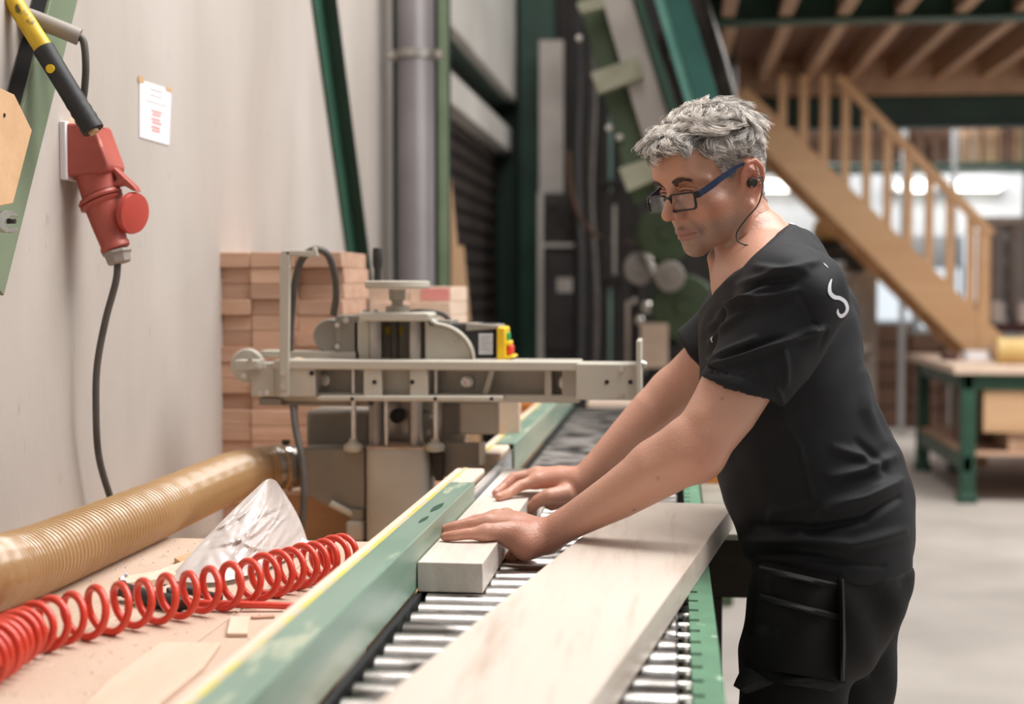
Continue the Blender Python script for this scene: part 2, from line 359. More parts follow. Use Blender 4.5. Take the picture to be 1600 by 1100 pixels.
# ---------------------------------------------------------------- strip lamps on the back wall
lamp_mat('tube_white', '#fffaf0', 5.)
def strip(px0, px1, py, Y, label):
    a = atY(px0, py, Y); b = atY(px1, py, Y); t = thing('strip_lamp', label, 'lamp', ((a[0] + b[0]) / 2, Y, a[2]))
    MB().box((a[0] - .05, Y + .05, a[2] - .05), (b[0] + .05, Y + .12, a[2] + .06)).build('housing', 'far_white', t, bevel=.01)
    MB().tube([a, b], .055, 16).build('tube', 'tube_white', t)
    for e in (a, b): MB().box((e[0] - .04, Y - .05, e[2] - .055), (e[0] + .04, Y + .06, e[2] + .055)).build('end_cap', 'far_white', t, bevel=.01)
strip(1150, 1245, 291, 15.5, 'lit white strip lamp just right of the head of the worker')
strip(1398, 1458, 291, 15.5, 'lit white strip lamp seen between the stair balusters')
strip(1480, 1566, 290, 15.5, 'lit white strip lamp right of the stair handrail')
# the wall band that carries the lamps
struct(MB().box((.4, 15.62, 1.9), (9, 15.7, 2.62)), 'wall_panel', 'far_white')
# bright windows in the back wall, low down
for k, (a0, a1, b0, b1) in enumerate([(1366, 1424, 410, 500), (1438, 1500, 420, 512), (1505, 1545, 330, 470), (1205, 1262, 300, 345)]):
    p = atY(a0, b1, 16.9); q = atY(a1, b0, 16.9)
    wn = tag(MB().box((p[0] - .05, 16.9, p[2] - .05), (q[0] + .05, 16.99, q[2] + .05)).build('window_%d' % (k + 1), 'far_white', bevel=.01), kind='structure')
    g = MB().box((p[0], 16.86, p[2]), (q[0], 16.895, q[2])).build('pane', 'glass_far', wn)
MATS['glass_far'].node_tree.nodes['Principled BSDF'].inputs['Emission Color'].default_value = (.85, .93, 1, 1)
MATS['glass_far'].node_tree.nodes['Principled BSDF'].inputs['Emission Strength'].default_value = .75
# ---------------------------------------------------------------- roller conveyor
XL, XR = FX + .004, .016
cv = thing('roller_conveyor', 'steel roller conveyor with green side rail running past the worker', 'conveyor', (-.16, 3.0, 0))
RR, PITCH = .0236, .0565
rm = MB().lathe((XL + .01, 0, 0), (1, 0, 0), [(0, 0), (RR - .003, 0), (RR, .003), (RR, XR - XL - .023), (RR - .003, XR - XL - .02), (0, XR - XL - .02)], 24).data('roller'); rm.materials.append(M_['roller_steel'])
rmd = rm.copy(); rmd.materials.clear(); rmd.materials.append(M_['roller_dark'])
am = MB().cyl((XR - .012, 0, 0), (XR + .008, 0, 0), .006, n=10).data('axle'); am.materials.append(M_['bolt_steel'])
nr = 74
for k in range(nr):
    y = .92 + k * PITCH
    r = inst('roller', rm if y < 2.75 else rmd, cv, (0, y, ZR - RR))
    if y < 2.6:
        a = bpy.data.objects.new('axle', am); COL.objects.link(a); a.parent = r
YC1 = .92 + nr * PITCH
# green side rail: upright plate and top lip with a slot for each axle
rail = MB()
rail.box((XR + .020, .8, ZR - .12), (XR + .026, YC1, ZR - .005))
yy = .8
k = 0
while yy < YC1:
    y2 = yy + PITCH - .010
    rail.box((XR + .004, yy, ZR - .005), (XR + .036, y2, ZR + .001)); rail.box((XR + .016, y2, ZR - .005), (XR + .036, y2 + .010, ZR + .001)); yy += PITCH
rail.box((XR + .030, .8, ZR - .05), (XR + .036, YC1, ZR - .005))
rail.build('side_rail', 'green_rail', cv)
MB().box((XL - .004, .8, ZR - .12), (XL + .004, YC1, ZR - .001)).build('side_rail', 'black', cv)  # left rail blackened to paint the dark gap beside the fence
MB().box((XL, .8, ZR - .13), (XR + .03, YC1, ZR - .122)).build('gap_dark_sheet', 'black', cv)  # black sheet added so the gaps between rollers read as shade
for y in (1.05, 2.25, 3.5, 4.8):
    for x_ in (XL + .03, XR - .02): MB().box((x_ - .025, y - .025, 0), (x_ + .025, y + .025, ZR - .13)).build('leg', 'green_deep', cv, bevel=.003)
# roller ends on the man's side: small steel balls on a dark chain
ball = MB().lathe((0, 0, 0), (0, 0, 1), [(0, -.007), (.005, -.005), (.007, 0), (.005, .005), (0, .007)], 10).data('chain_pin'); ball.materials.append(M_['bolt_steel'])
for k in range(30): inst('chain_pin', ball, cv, (XR + .001, .9 + k * PITCH + .028, ZR - .016))

# dark cross rail and grey machine table on the far side of the conveyor
xt = thing('outfeed_stand', 'dark stained timber cross rail with a grey plate between conveyor and worker', 'stand', (.14, 2.75, 0))
p0 = atY(1104, 838, 2.74); p1 = atY(1215, 936, 2.74)
MB().box((.058, 2.74, p1[2]), (p1[0] + .05, 2.80, p0[2])).build('cross_rail', 'wood_dark', xt, bevel=.003)
for x_ in (p0[0] + .008, p1[0] + .02): MB().box((x_ - .022, 2.745, 0), (x_ + .022, 2.795, p1[2])).build('post', 'wood_dark', xt, bevel=.003)
g0 = atZ(1062, 786, .955)
MB().box((.060, 2.70, p0[2]), (.36, 3.72, p0[2] + .012)).build('top_plate', 'grey_paint', xt, bevel=.002)

# ---------------------------------------------------------------- guide fence, near and far
ZF = 1.022
def fence(y0, y1, label, yw1=None, yw0=None):
    t = thing('guide_fence', label, 'fence', (FX - .03, (y0 + y1) / 2, ZR - .02))
    MB().box((-.412, yw0 or y0, ZR), (FX - .012, yw1 or y1, ZF - .004)).build('timber', 'wood_fence', t, bevel=.004)
    # folded green steel angle: top and front
    MB().box((-.388, y0, ZF - .0045), (FX - .003, y1, ZF)).build('top_face', 'green_fence', t, bevel=.0015)
    MB().box((FX - .0035, y0, ZR + .002), (FX, y1, ZF)).build('front_face', 'green_face', t, bevel=.0015)
    MB().box((-.397, (yw0 or y0) + .002, ZF - .0042), (-.3885, (yw1 or y1) - .002, ZF - .003)).build('measuring_tape', 'yellow_tape', t)
    return t
fn = fence(.75, 2.53, 'near pale green guide fence with worn paint and yellow tape', yw1=2.76)
fence(3.18, 5.05, 'far pale green guide fence with yellow tape beyond the saw', yw0=3.03)
# bare patches of dark green on the near fence top
for (px, py, L, w) in [(683, 793, .05, .006), (662, 812, .035, .004)]:
    c = atZ(px, py, ZF); P = [(c[0] + w * math.sin(math.pi * t) * s + .1 * (t - .5) * L, c[1] + (t - .5) * L * 2, ZF + .0002) for s, ts in ((1, np.linspace(0, 1, 9)), (-1, np.linspace(1, 0, 9)[1:-1])) for t in ts]
    MB().prism(P, (0, 0, .0004)).build('bare_patch', 'green_deep', fn)
# clear guard strip in the gap of the fence
gp = thing('guard_strip', 'clear plastic guard strip closing the gap between the fences', 'guard', (FX, 2.86, ZR))
MB().box((FX - .008, 2.55, ZR + .003), (FX - .004, 3.16, ZR + .058)).build('panel', 'clear_guard', gp, bevel=.001)
MB().box((FX - .010, 2.55, ZR + .058), (FX - .002, 3.16, ZR + .062)).build('edge', 'bright_steel', gp)

# ---------------------------------------------------------------- timber on the conveyor
b1 = one(MB().box((FX + .0015, 1.947, ZR), (FX + .0905, 2.583, ZR + .0405)), 'wooden_block', 'wood_pale', 'pale wooden block under both hands of the worker, against the near fence', 'block', bevel=.0012)
one(MB().box((FX + .0015, 2.587, ZR), (FX + .104, 2.985, ZR + .0405)), 'wooden_block', 'wood_pale', 'pale wooden block lying behind the far hand, at the saw', 'block', bevel=.0012)
ang = math.radians(8.1); dv = np.array([math.sin(ang), math.cos(ang), 0]); nv = np.array([math.cos(ang), -math.sin(ang), 0])
c1 = atZ(1146, 789, ZR + .0395); Lb, wb = 1.85, .186
P = [c1, c1 - dv * Lb, c1 - dv * Lb - nv * wb, c1 - nv * wb]; P = [np.array([p[0], p[1], ZR + .0005]) for p in P]
bb = MB().prism([p - P[0] for p in P], (0, 0, .0395)); bo = one(bb, 'long_board', 'wood_board', 'long wide pale board lying askew on the rollers in front of the worker', 'board', bevel=.0015)
bo.location = Vector(P[0].tolist()) + bo.location

# ---------------------------------------------------------------- crosscut saw behind the fence
S0 = 3.0
ZS = .80
saw = thing('crosscut_saw', 'beige crosscut saw with column, handwheel and long arm over the conveyor', 'saw', (-.575, 3.05, ZS))
def q(px, py, Y=S0): return atY(px, py, Y)
def rect(a0, b0, a1, b1, Y0, Y1, name, mat, bevel=.002, par=None):
    """box whose front face fills the pixel rectangle at depth Y0"""
    p = q(a0, b1, Y0); r = q(a1, b0, Y0); return MB().box((p[0], Y0, p[2]), (r[0], Y1, r[2])).build(name, mat, par or saw, bevel=bevel)
def plate(pts, Y0, th, name, mat, bevel=.002, par=None): return MB().prism([q(a, b, Y0) for a, b in pts], (0, th, 0)).build(name, mat, par or saw, bevel=bevel)
def vrod(px, b0, b1, Y, rpx, name, mat, par=None, n=20):
    p = q(px, b0, Y); r = q(px, b1, Y); return MB().cyl((r[0], Y, r[2]), (r[0], Y, p[2]), rpx * Y / FPX, n=n).build(name, mat, par or saw, smooth=40)
def bolt(px, py, Y, rpx=6, par=None, mat='bolt_steel'):
    p = q(px, py, Y); r = rpx * Y / FPX
    MB().lathe(p, (0, -1, 0), [(r, 0), (r, r * .25), (r * .75, r * .3), (r * .7, r * .9), (r * .35, r * .9), (r * .3, r * .5), (0, r * .5)], 14).build('bolt', mat, par or saw)
def hole(px, py, Y, rpx=4): p = q(px, py, Y - .0006); MB().lathe(p, (0, -1, 0), [(rpx * Y / FPX, -.001), (rpx * Y / FPX, .0003), (0, .0003)], 12).build('bolt_hole', 'black', saw)
# base column and the two round columns
pb = [(571, 704), (665, 704), (665, 868), (571, 868)]
p = q(569, 868, 2.93); r_ = q(667, 703, 2.93); w_ = r_[0] - p[0]
pr = [(p[0] + w_ * (.5 + .5 * math.copysign(abs(math.cos(t)) ** .35, math.cos(t))), 2.995 + .065 * math.copysign(abs(math.sin(t)) ** .35, math.sin(t)), ZS + .001) for t in np.linspace(0, 2 * math.pi, 40, endpoint=False)]
MB().prism(pr, (0, 0, r_[2] - ZS - .001)).build('base_column', 'beige_cast', saw, bevel=.004, smooth=50)
MB().prism([(a * 1.0 + 0, b, r_[2]) for a, b, _ in pr], (0, 0, .002)).build('sawdust_cap', 'sawdust', saw)
for px in (588, 650): vrod(px, 497, 704, 3.0, 12, 'guide_column', 'steel')
vrod(617, 497, 575, 3.0, 7, 'threaded_spindle', 'dark_steel'); vrod(604, 622, 704, 2.97, 3.5, 'stop_rod', 'bolt_steel')
for px, nm in ((553, 0), (681, 0)):
    vrod(px, 577, 697, 2.95, 4, 'hold_down_rod', 'bolt_steel')
    p = q(px - 1, 704, 2.95); MB().lathe(p, (0, 0, 1), [(0, -.004), (.008, -.004), (.019, 0), (.02, .010), (.016, .014), (.009, .018), (.009, .024), (0, .024)], 20).build('foot', 'beige_paint', saw)
# top yoke
plate([(560, 488), (668, 488), (672, 492), (668, 502), (560, 502)], 2.94, .14, 'top_yoke', 'beige_paint', .004)
rect(524, 493, 560, 566, 2.99, 3.1, 'head_cover', 'grey_paint'); rect(553, 502, 577, 566, 2.99, 3.1, 'head_cover', 'beige_paint')
rect(560, 502, 700, 566, 3.07, 3.1, 'back_plate', 'beige_paint'); rect(602, 510, 629, 523, 3.065, 3.068, 'warning_label', 'yellow', 0)
cy = [(664, 494), (672, 508)] + [(672 + 66 * math.sin(t), 566 - 58 * math.cos(t) + 0) for t in np.linspace(.12, math.pi / 2, 10)] + [(738, 568), (664, 568)]
plate(cy, 2.985, .07, 'gusset', 'beige_paint', .004)
plate([(664, 494), (672, 504)] + cy[2:-2] + [(742, 566)] + [(a + 3, b - 4) for a, b in reversed(cy[2:-2])] + [(676, 500), (668, 490)], 2.975, .09, 'gusset_rim', 'beige_paint', .002)
bolt(541, 500, 2.988, 5); bolt(570, 487, 2.95, 4); bolt(587, 486, 2.95, 4)
# round end cover left of the head
p = q(516, 525, 3.0); MB().lathe(p, (0, -1, 0), [(0, -.04), (.036, -.04), (.036, 0), (.033, .004), (0, .004)], 28).build('end_cover', 'grey_paint', saw); bolt(527, 508, 2.985, 4); bolt(527, 541, 2.985, 4)
# handwheel
hw = MB(); p = q(618, 451, 2.97); hw.lathe((p[0], 2.99, p[2]), (0, 0, 1), [(0, 0), (.064, 0), (.067, .004), (.067, .014), (.063, .016), (.02, .013), (0, .013)], 40); hwo = hw.build('handwheel', 'beige_paint', saw)
p = q(618, 488, 2.97); MB().lathe((p[0], 2.99, p[2]), (0, 0, 1), [(0, 0), (.024, 0), (.024, .012), (.012, .014), (.012, .022), (.017, .026), (.018, .047), (0, .047)], 24).build('hub', 'beige_cast', hwo)
p = q(587, 441, 2.97); z1 = q(587, 387, 2.97)[2]; h = z1 - p[2]
MB().lathe((p[0], 2.99, p[2]), (0, 0, 1), [(0, 0), (.0075, 0), (.0075, h * .38), (.0095, h * .45), (.0105, h * .6), (.0105, h * .93), (.009, h), (0, h)], 20).build('crank_grip', 'black_plastic', hwo)
# motor with its switch
mo = rect(702, 506, 772, 561, 3.0, 3.11, 'motor', 'black_plastic', .004)
plate([(728, 505), (780, 508), (780, 514), (728, 517)], 2.995, .11, 'motor_lid', 'grey_paint', .002, mo); rect(748, 521, 770, 554, 2.996, 2.999, 'rating_label', 'label_white', 0, mo)
for j in range(5): rect(751, 525 + j * 5, 751 + (15, 11, 16, 9, 13)[j], 526.6 + j * 5, 2.9952, 2.996, 'print_line', 'ink_grey', 0, mo)
sw = rect(776, 511, 790, 560, 2.98, 3.06, 'switch_box', 'yellow', .004, mo); rect(790, 520, 795, 533, 3.0, 3.04, 'start_button', 'button_green', .002, mo); rect(790, 540, 800, 554, 2.995, 3.045, 'stop_button', 'button_red', .003, mo)
rect(788, 533, 797, 540, 2.99, 3.05, 'switch_bridge', 'yellow', .002, mo); plate([(776, 558), (801, 555), (803, 559), (790, 563), (776, 562)], 2.98, .08, 'switch_lip', 'yellow', .001, mo)
rect(738, 560, 790, 565, 2.99, 3.1, 'motor_foot', 'steel'); rect(665, 500, 705, 512, 3.0, 3.1, 'motor_flange', 'grey_paint'); bolt(711, 533, 2.99, 7)
MB().tube(spline([q(636, 489, 3.02), q(660, 486, 3.03), q(690, 490, 3.04), q(706, 504, 3.05)]), .005, 10).build('motor_cable', 'cable_grey', saw)
# the arm: I-section casting with ribs, right end box and left end block
YA = 2.93
rect(427, 565, 905, 577, YA - .015, YA + .1, 'arm_top_flange', 'beige_paint', .003); rect(427, 617, 905, 626, YA + .012, YA + .1, 'arm_bottom_flange', 'beige_paint', .003)
rect(490, 577, 900, 618, YA + .055, YA + .065, 'arm_web', 'beige_cast', 0)
plate([(500, 619), (784, 619), (786, 622), (784, 627), (500, 627), (494, 623)], YA - .025, .04, 'front_ledge', 'beige_paint', .002)
for a0, a1 in ((568, 596), (640, 668)): rect(a0, 576, a1, 620, YA - .012, YA + .06, 'arm_rib', 'beige_paint', .002)
rect(596, 577, 640, 619, YA + .02, YA + .03, 'pocket_back', 'beige_paint', .001)
rect(851, 577, 862, 618, YA + .01, YA + .06, 'arm_rib', 'beige_paint', .002); rect(878, 577, 906, 618, YA + .012, YA + .06, 'arm_rib', 'beige_cast', .002)
rect(900, 569, 998, 625, YA - .018, YA + .09, 'arm_end_box', 'beige_paint', .002)
rect(994, 532, 1002, 626, YA - .03, YA + .1, 'end_plate', 'beige_paint', .002)
for b in (570, 618): bolt(1001, b, YA - .0, 5); p = q(1003, b, YA); MB().lathe((p[0] - .001, YA + .01, p[2]), (1, 0, 0), [(0, 0), (.008, 0), (.008, .005), (.005, .010), (0, .010)], 10).build('bolt', 'bolt_steel', saw)
plate([(765, 578), (773, 580), (762, 619), (752, 619)], YA + .02, .02, 'strut', 'beige_paint', .001)
for px, py, rp in ((730, 597, 10), (883, 598, 11), (506, 594, 10)): bolt(px, py, YA + .05, rp)
for px, py in ((972, 577), (971, 618)): bolt(px, py, YA - .018, 4.5)
for px, py in ((948, 597), (985, 597)): hole(px, py, YA - .0185, 3.6)
for px, py in ((585, 597), (644 + 0, 597)): hole(px, py, YA - .0125, 3.6)
for px in (550, 680, 768): hole(px, 623, YA - .0255, 3)
rect(430, 567, 492, 620, YA - .012, YA + .09, 'arm_left_box', 'beige_paint', .002); hole(487, 583, YA - .0125, 4); rect(392, 567, 430, 620, YA - .005, YA + .08, 'arm_left_block', 'beige_paint', .003)
rect(366, 563, 404, 578, YA - .03, YA + .02, 'pivot_block', 'beige_paint', .002)
p = q(386, 571, YA + .03); MB().lathe((p[0], YA + .03, p[2]), (0, -1, 0), [(0, -.012), (.035, -.012), (.035, 0), (.032, .003), (0, .003)], 32).build('index_disc', 'beige_paint', saw)
for px, py in ((391, 561), (402, 571), (413, 571), (381, 587), (407, 615), (417, 613)): bolt(px, py, YA - .03, 4.2)
rect(452, 549, 562, 566, YA + .06, YA + .1, 'rear_rail', 'beige_cast', .002); rect(407, 548, 440, 558, YA + .05, YA + .1, 'rear_rail', 'beige_paint', .002); rect(520, 550, 556, 560, YA + .056, YA + .06, 'rail_clip', 'steel', .001)
# heap of sawdust on the arm
sd = MB(); p = q(455, 564, YA + .05); L = q(520, 564, YA + .05)[0] - p[0]
V = []; F = []
for i in range(25):
    u = i / 24; hh = .012 * math.sin(math.pi * min(u * 1.3, 1)) * (.55 + .45 * math.sin(9 * u + 1)) + .0015
    for j in range(7): v = j / 6; V.append((p[0] + u * L, YA + .02 + .05 * v, p[2] + hh * math.sin(math.pi * v) + .001 * rnd.random()))
F = [(i * 7 + j, (i + 1) * 7 + j, (i + 1) * 7 + j + 1, i * 7 + j + 1) for i in range(24) for j in range(6)]
sd.mesh(V, F).build('sawdust_heap', 'sawdust', saw)
rect(404, 622, 440, 633, YA, YA + .06, 'clamp_slide', 'grey_paint', .002); rect(440, 621, 575, 634, YA + .03, YA + .1, 'under_rail', 'grey_paint', .002)
# upright cable bracket and its cable
plate([(437, 397), (441, 391), (452, 391), (453, 400), (450, 621), (436, 621)], YA - .022, .012, 'cable_bracket', 'beige_paint', .002)
plate([(446, 391), (488, 392), (488, 387), (494, 386), (497, 401), (488, 402), (446, 399)], YA - .022, .012, 'bracket_arm', 'beige_paint', .002)
bolt(443, 582, YA - .023, 5); bolt(443, 604, YA - .023, 5)
MB().tube(spline([q(453, 548, YA + .03), q(455, 500, YA + .02), q(461, 440, YA), q(472, 405, YA - .01), q(492, 390, YA - .01), q(512, 398, YA), q(523, 430, YA + .02), q(525, 462, YA + .04), q(521, 492, YA + .06)]), .0075, 12).build('cable_loop', 'cable_grey', saw)
MB().tube(spline([q(458, 634, YA), q(462, 670, YA - .02), q(472, 720, YA - .04), q(475, 770, YA - .05), q(470, 825, YA - .05), q(455, 868, YA - .04)]), .0075, 12).build('power_cable', 'cable_grey', saw)
# chute for the dust hose and housings under the arm
c0 = [q(470, 701, 2.97), q(470, 768, 2.97), q(570, 824, 2.97), q(570, 701, 2.97)]
MB().prism(c0, (0, .12, 0)).build('dust_chute', 'grey_paint', saw, bevel=.003)
rect(478, 642, 580, 700, 3.06, 3.2, 'blade_housing', 'grey_paint', .01); rect(580, 632, 720, 695, 3.09, 3.2, 'blade_housing', 'dark_steel', .004)
p = q(660, 660, 3.08); MB().lathe(p, (0, -1, 0), [(0, -.02), (.1, -.02), (.1, 0), (.094, .004), (.03, .006), (.02, .014), (0, .014)], 40).build('blade_cover', 'steel', saw)
p = q(620, 650, 3.05); MB().lathe(p, (0, -1, 0), [(0, -.03), (.014, -.03), (.016, 0), (0, .004)], 16).build('knob', 'black_plastic', saw)
rect(718, 627, 777, 679, 2.99, 3.01, 'guard_plate', 'beige_cast', .006); rect(690, 630, 720, 680, 3.03, 3.06, 'guard_bracket', 'grey_paint', .006)
rect(666, 692, 756, 745, 2.985, 3.0, 'table_plate', 'grey_paint', .002); rect(748, 692, 756, 728, 2.97, 3.0, 'table_edge', 'beige_paint', .002)
plate([(672, 708), (694, 708), (692, 752), (680, 752)], 2.965, .015, 'side_clamp', 'dark_steel', .002)
rect(540, 815, 568, 846, 2.95, 3.0, 'clamp_body', 'beige_cast', .006); rect(546, 796, 568, 818, 2.96, 3.0, 'clamp_head', 'grey_paint', .004); MB().tube([q(516, 786, 2.95), q(556, 806, 2.97)], .0075, 12).build('clamp_lever', 'beige_paint', saw)
rect(536, 846, 572, 866, 2.955, 3.0, 'clamp_foot', 'black_plastic', .003)
# pale panel and orange block beyond the guard
one(MB().box(q(779, 679, 3.4) * [1, 0, 1] + [0, 3.4, 0], q(812, 624, 3.4) * [1, 0, 1] + [0, 3.43, 0]), 'push_board', 'wood_end', 'pale upright push board right of the saw guard plate', 'board', bevel=.002)
# ---------------------------------------------------------------- side table on the left
ZT = .93
tb = thing('side_table', 'dusty timber table behind the guide fence, carrying hose and offcuts', 'table', (-.73, 2.2, 0))
for k in range(4):
    x0 = -1.045 + k * .1568
    MB().box((x0, .45, ZT - .035), (x0 + .155, 2.44, ZT)).build('plank', 'dusty_table', tb, bevel=.0015)
for y in (.6, 1.5, 2.36):
    for x_ in (-1.0, -.46): MB().box((x_ - .035, y - .035, 0), (x_ + .035, y + .035, ZT - .035)).build('leg', 'wood_ply', tb, bevel=.003)
    MB().box((-.965, y - .02, ZT - .14), (-.495, y + .02, ZT - .035)).build('cross_bar', 'wood_ply', tb, bevel=.003)
# thin sheet in front, wedge and offcuts
def flat(pts, th, name, mat, label, cat, group=None, z=ZT):
    P = [atZ(a, b, z + th) for a, b in pts]; P = [np.array([p[0], p[1], z + .0004]) for p in P]
    return one(MB().prism(P, (0, 0, th)), name, mat, label, cat, group, bevel=.0008)
flat([(133, 1100), (170, 1062), (252, 1003), (345, 1004), (318, 1042), (250, 1098), (240, 1112), (125, 1112)], .006, 'thin_board', 'wood_end', 'thin pale board lying in front of the red coil at the bottom edge', 'board')
flat([(354, 990), (360, 963), (390, 963), (387, 990)], .005, 'wood_offcut', 'wood_end', 'small square wood offcut below the red coil', 'offcut')
flat([(392, 962), (428, 960), (430, 963), (394, 965)], .003, 'wood_sliver', 'wood_stack', 'thin wood sliver right of the square offcut', 'offcut')
flat([(185, 902), (240, 893), (300, 872), (304, 880), (262, 903), (196, 911)], .010, 'bark_offcut', 'wood_end', 'curved flat wood offcut between clear hose and red coil', 'offcut')
flat([(272, 872), (300, 862), (312, 866), (304, 874), (284, 879)], .008, 'bark_offcut', 'wood_ply', 'small brown wood offcut touching the clear hose near the bag', 'offcut')
# scattered sawdust on the table
V = []; F = []
for k in range(900):
    x_ = rnd.uniform(-1.03, -.43); y_ = rnd.uniform(1.2, 2.43); s = rnd.uniform(.001, .004); a = rnd.uniform(0, 6.28); n = len(V)
    V += [(x_ + s * math.cos(a + j * 2.1), y_ + s * math.sin(a + j * 2.1), ZT + .0002) for j in range(3)] + [(x_, y_, ZT + s * .5)]; F += [(n, n + 1, n + 3), (n + 1, n + 2, n + 3), (n + 2, n, n + 3)]
so = MB().mesh(V, F).build('sawdust', 'sawdust', None); tag(so, 'pale sawdust crumbs scattered on the side table', 'sawdust', kind='stuff')

sbd = thing('saw_bed', 'low dusty timber platform under saw and stacked blocks', 'platform', (-.73, 3.4, 0))
for k in range(4): MB().box((-1.045 + k * .1568, 2.47, ZS - .05), (-1.045 + k * .1568 + .155, 4.3, ZS)).build('plank', 'wood_ply', sbd, bevel=.002)
for y in (2.6, 4.15):
    for x_ in (-1.0, -.46): MB().box((x_ - .035, y - .035, 0), (x_ + .035, y + .035, ZS - .05)).build('leg', 'wood_ply', sbd)
# wooden crate under the chute
wc = thing('wooden_tray', 'low orange-brown wooden tray under the saw chute', 'tray', (-.66, 3.16, ZS))
p = atY(432, 852, 3.1); r_ = atY(572, 775, 3.1)
MB().box((p[0], 3.1, ZS + .006), (r_[0], 3.12, r_[2])).build('front', 'wood_box', wc, bevel=.003); MB().box((p[0], 3.12, ZS + .0005), (r_[0], 3.2, ZS + .012)).build('bottom', 'wood_box', wc)
MB().box((p[0] - .004, 3.09, r_[2]), (r_[0], 3.13, r_[2] + .012)).build('rim', 'wood_end', wc, bevel=.002); MB().box((p[0], 3.08, ZS + .0005), (r_[0], 3.1, ZS + .014)).build('plinth', 'wood_ply', wc, bevel=.002)

# ---------------------------------------------------------------- stack of wooden beams behind the saw
YS = 3.33; bw = 75 * YS / FPX; bh = (741 - 386) / 14 * YS / FPX
x0 = atY(320, 500, YS)[0]
GRP = 'blocks in the stack behind the saw'
ORD = ['first', 'second', 'third', 'fourth', 'fifth', 'sixth', 'seventh', 'eighth', 'ninth', 'tenth', 'eleventh', 'twelfth', 'thirteenth', 'fourteenth', 'fifteenth', 'sixteenth', 'seventeenth', 'eighteenth', 'nineteenth', 'twentieth']
bmz = MB().box((.0006, 0, 0), (bw - .0006, .27, bh - .0006)).data('block'); bmz.materials.append(M_['wood_stack'])
bev = lambda o: (setattr(o.modifiers.new('edge', 'BEVEL'), 'width', .0015))
out = {(0, 1): .012, (0, 2): .013, (0, 4): .015, (0, 5): .015, (1, 3): .012, (2, 1): .03, (2, 2): .03, (1, 4): .012, (2, 3): .012, (1, 5): .012, (2, 4): .014, (0, 9): .012, (0, 10): .004}
ztop = ZT + 14 * bh; nrow = int((ztop - ZS) / bh); zb0 = ztop - nrow * bh
if zb0 > ZS + .002: one(MB().box((x0 + .01, YS + .02, ZS + .0005), (x0 + 3 * bw - .01, YS + .27, zb0 - .0005)), 'packing_board', 'wood_ply', 'thin packing board under the tall stack of blocks', 'board')
for c in range(3):
    for k in range(nrow):
        o = bpy.data.objects.new('wooden_block', bmz); COL.objects.link(o); bev(o)
        tag(o, 'reddish wooden block in the %s column of the tall stack, %s from the top' % (('left', 'middle', 'right')[c], ORD[k]), 'block', GRP)
        o.location = (x0 + c * bw, YS + out.get((c, k), rnd.choice((0, 0, .003, .006))), ztop - (k + 1) * bh)
YS2 = 3.68; bw2, bh2 = .105, .0375
xs = atY(576, 460, YS2)[0]
bm2 = MB().box((.0006, 0, 0), (bw2 - .0006, .3, bh2 - .0006)).data('block'); bm2.materials.append(M_['wood_end'])
nz_ = int((atY(600, 462, YS2)[2] - ZS) / bh2); GR2 = 'blocks in the lower stack'
for c in range(2):
    for k in range(nz_):
        o = bpy.data.objects.new('wooden_block', bm2); COL.objects.link(o); bev(o)
        tag(o, 'pale wooden block in the %s column of the lower stack, %s from the top' % (('left', 'right')[c], ORD[nz_ - 1 - k]), 'block', GR2)
        o.location = (xs + c * (bw2 + .0005), YS2, ZS + .0005 + k * bh2)
zt2 = ZS + .0005 + nz_ * bh2
o = bpy.data.objects.new('wooden_block', bm2); COL.objects.link(o); tag(o, 'plain pale wooden block lying on top of the lower stack', 'block', GR2); bev(o); o.location = (xs - .005, YS2 + .01, zt2)
rp_ = thing('marked_block', 'wooden block with a red painted end on the lower stack', 'block', (xs + .16, YS2, zt2))
MB().box((xs + bw2 - .003, YS2 + .012, zt2 + .0003), (xs + bw2 + .105, YS2 + .3, zt2 + bh2)).build('timber', 'wood_end', rp_, bevel=.0015); MB().box((xs + bw2 + .03, YS2 + .009, zt2 + .004), (xs + bw2 + .1, YS2 + .0115, zt2 + bh2 - .003)).build('paint_mark', 'ink_red', rp_)

# ---------------------------------------------------------------- ribbed dust hose
hp = [(-330, 1010, 1.2, 66), (-70, 912, 1.62, 66), (0, 893, 1.84, 62), (120, 858, 2.1, 0), (240, 815, 2.42, 0), (330, 772, 2.75, 0), (380, 742, 2.95, 0), (425, 731, 3.02, 0), (448, 730, 3.03, 0)]
C_ = []
for a, b, Y, _ in hp:
    p = atY(a, b, Y); C_.append(p)
C_ = spline(C_, 60); HR = .0465
C_[:, 2] = np.maximum(C_[:, 2], ZT + HR + .002)
s = np.concatenate([[0], np.cumsum(np.linalg.norm(np.diff(C_, axis=0), axis=1))]); n = int(s[-1] / .0013); sn = np.linspace(0, s[-1], n); P = np.stack([np.interp(sn, s, C_[:, i]) for i in range(3)], 1)
kw = 121; P = np.stack([np.convolve(np.pad(P[:, i], kw // 2, mode='reflect', reflect_type='odd'), np.ones(kw) / kw, 'valid') for i in range(3)], 1)
dh = thing('dust_hose', 'ribbed translucent amber dust hose running along the wall to the saw', 'hose', tuple(P[n // 2] * [1, 1, 0] + [0, 0, ZT]))
R_ = HR + .0036 * np.maximum(0, np.cos(sn / .0128 * 2 * np.pi)) ** 1.5
surf('hose_amber', '#c8a172', '#bb9362', 3., .2, trans=.3, spec=.7, coat=.5, detail=2)
MB().tube(P, R_, 48, caps=False).build('hose_wall', 'hose_amber', dh, smooth=80)
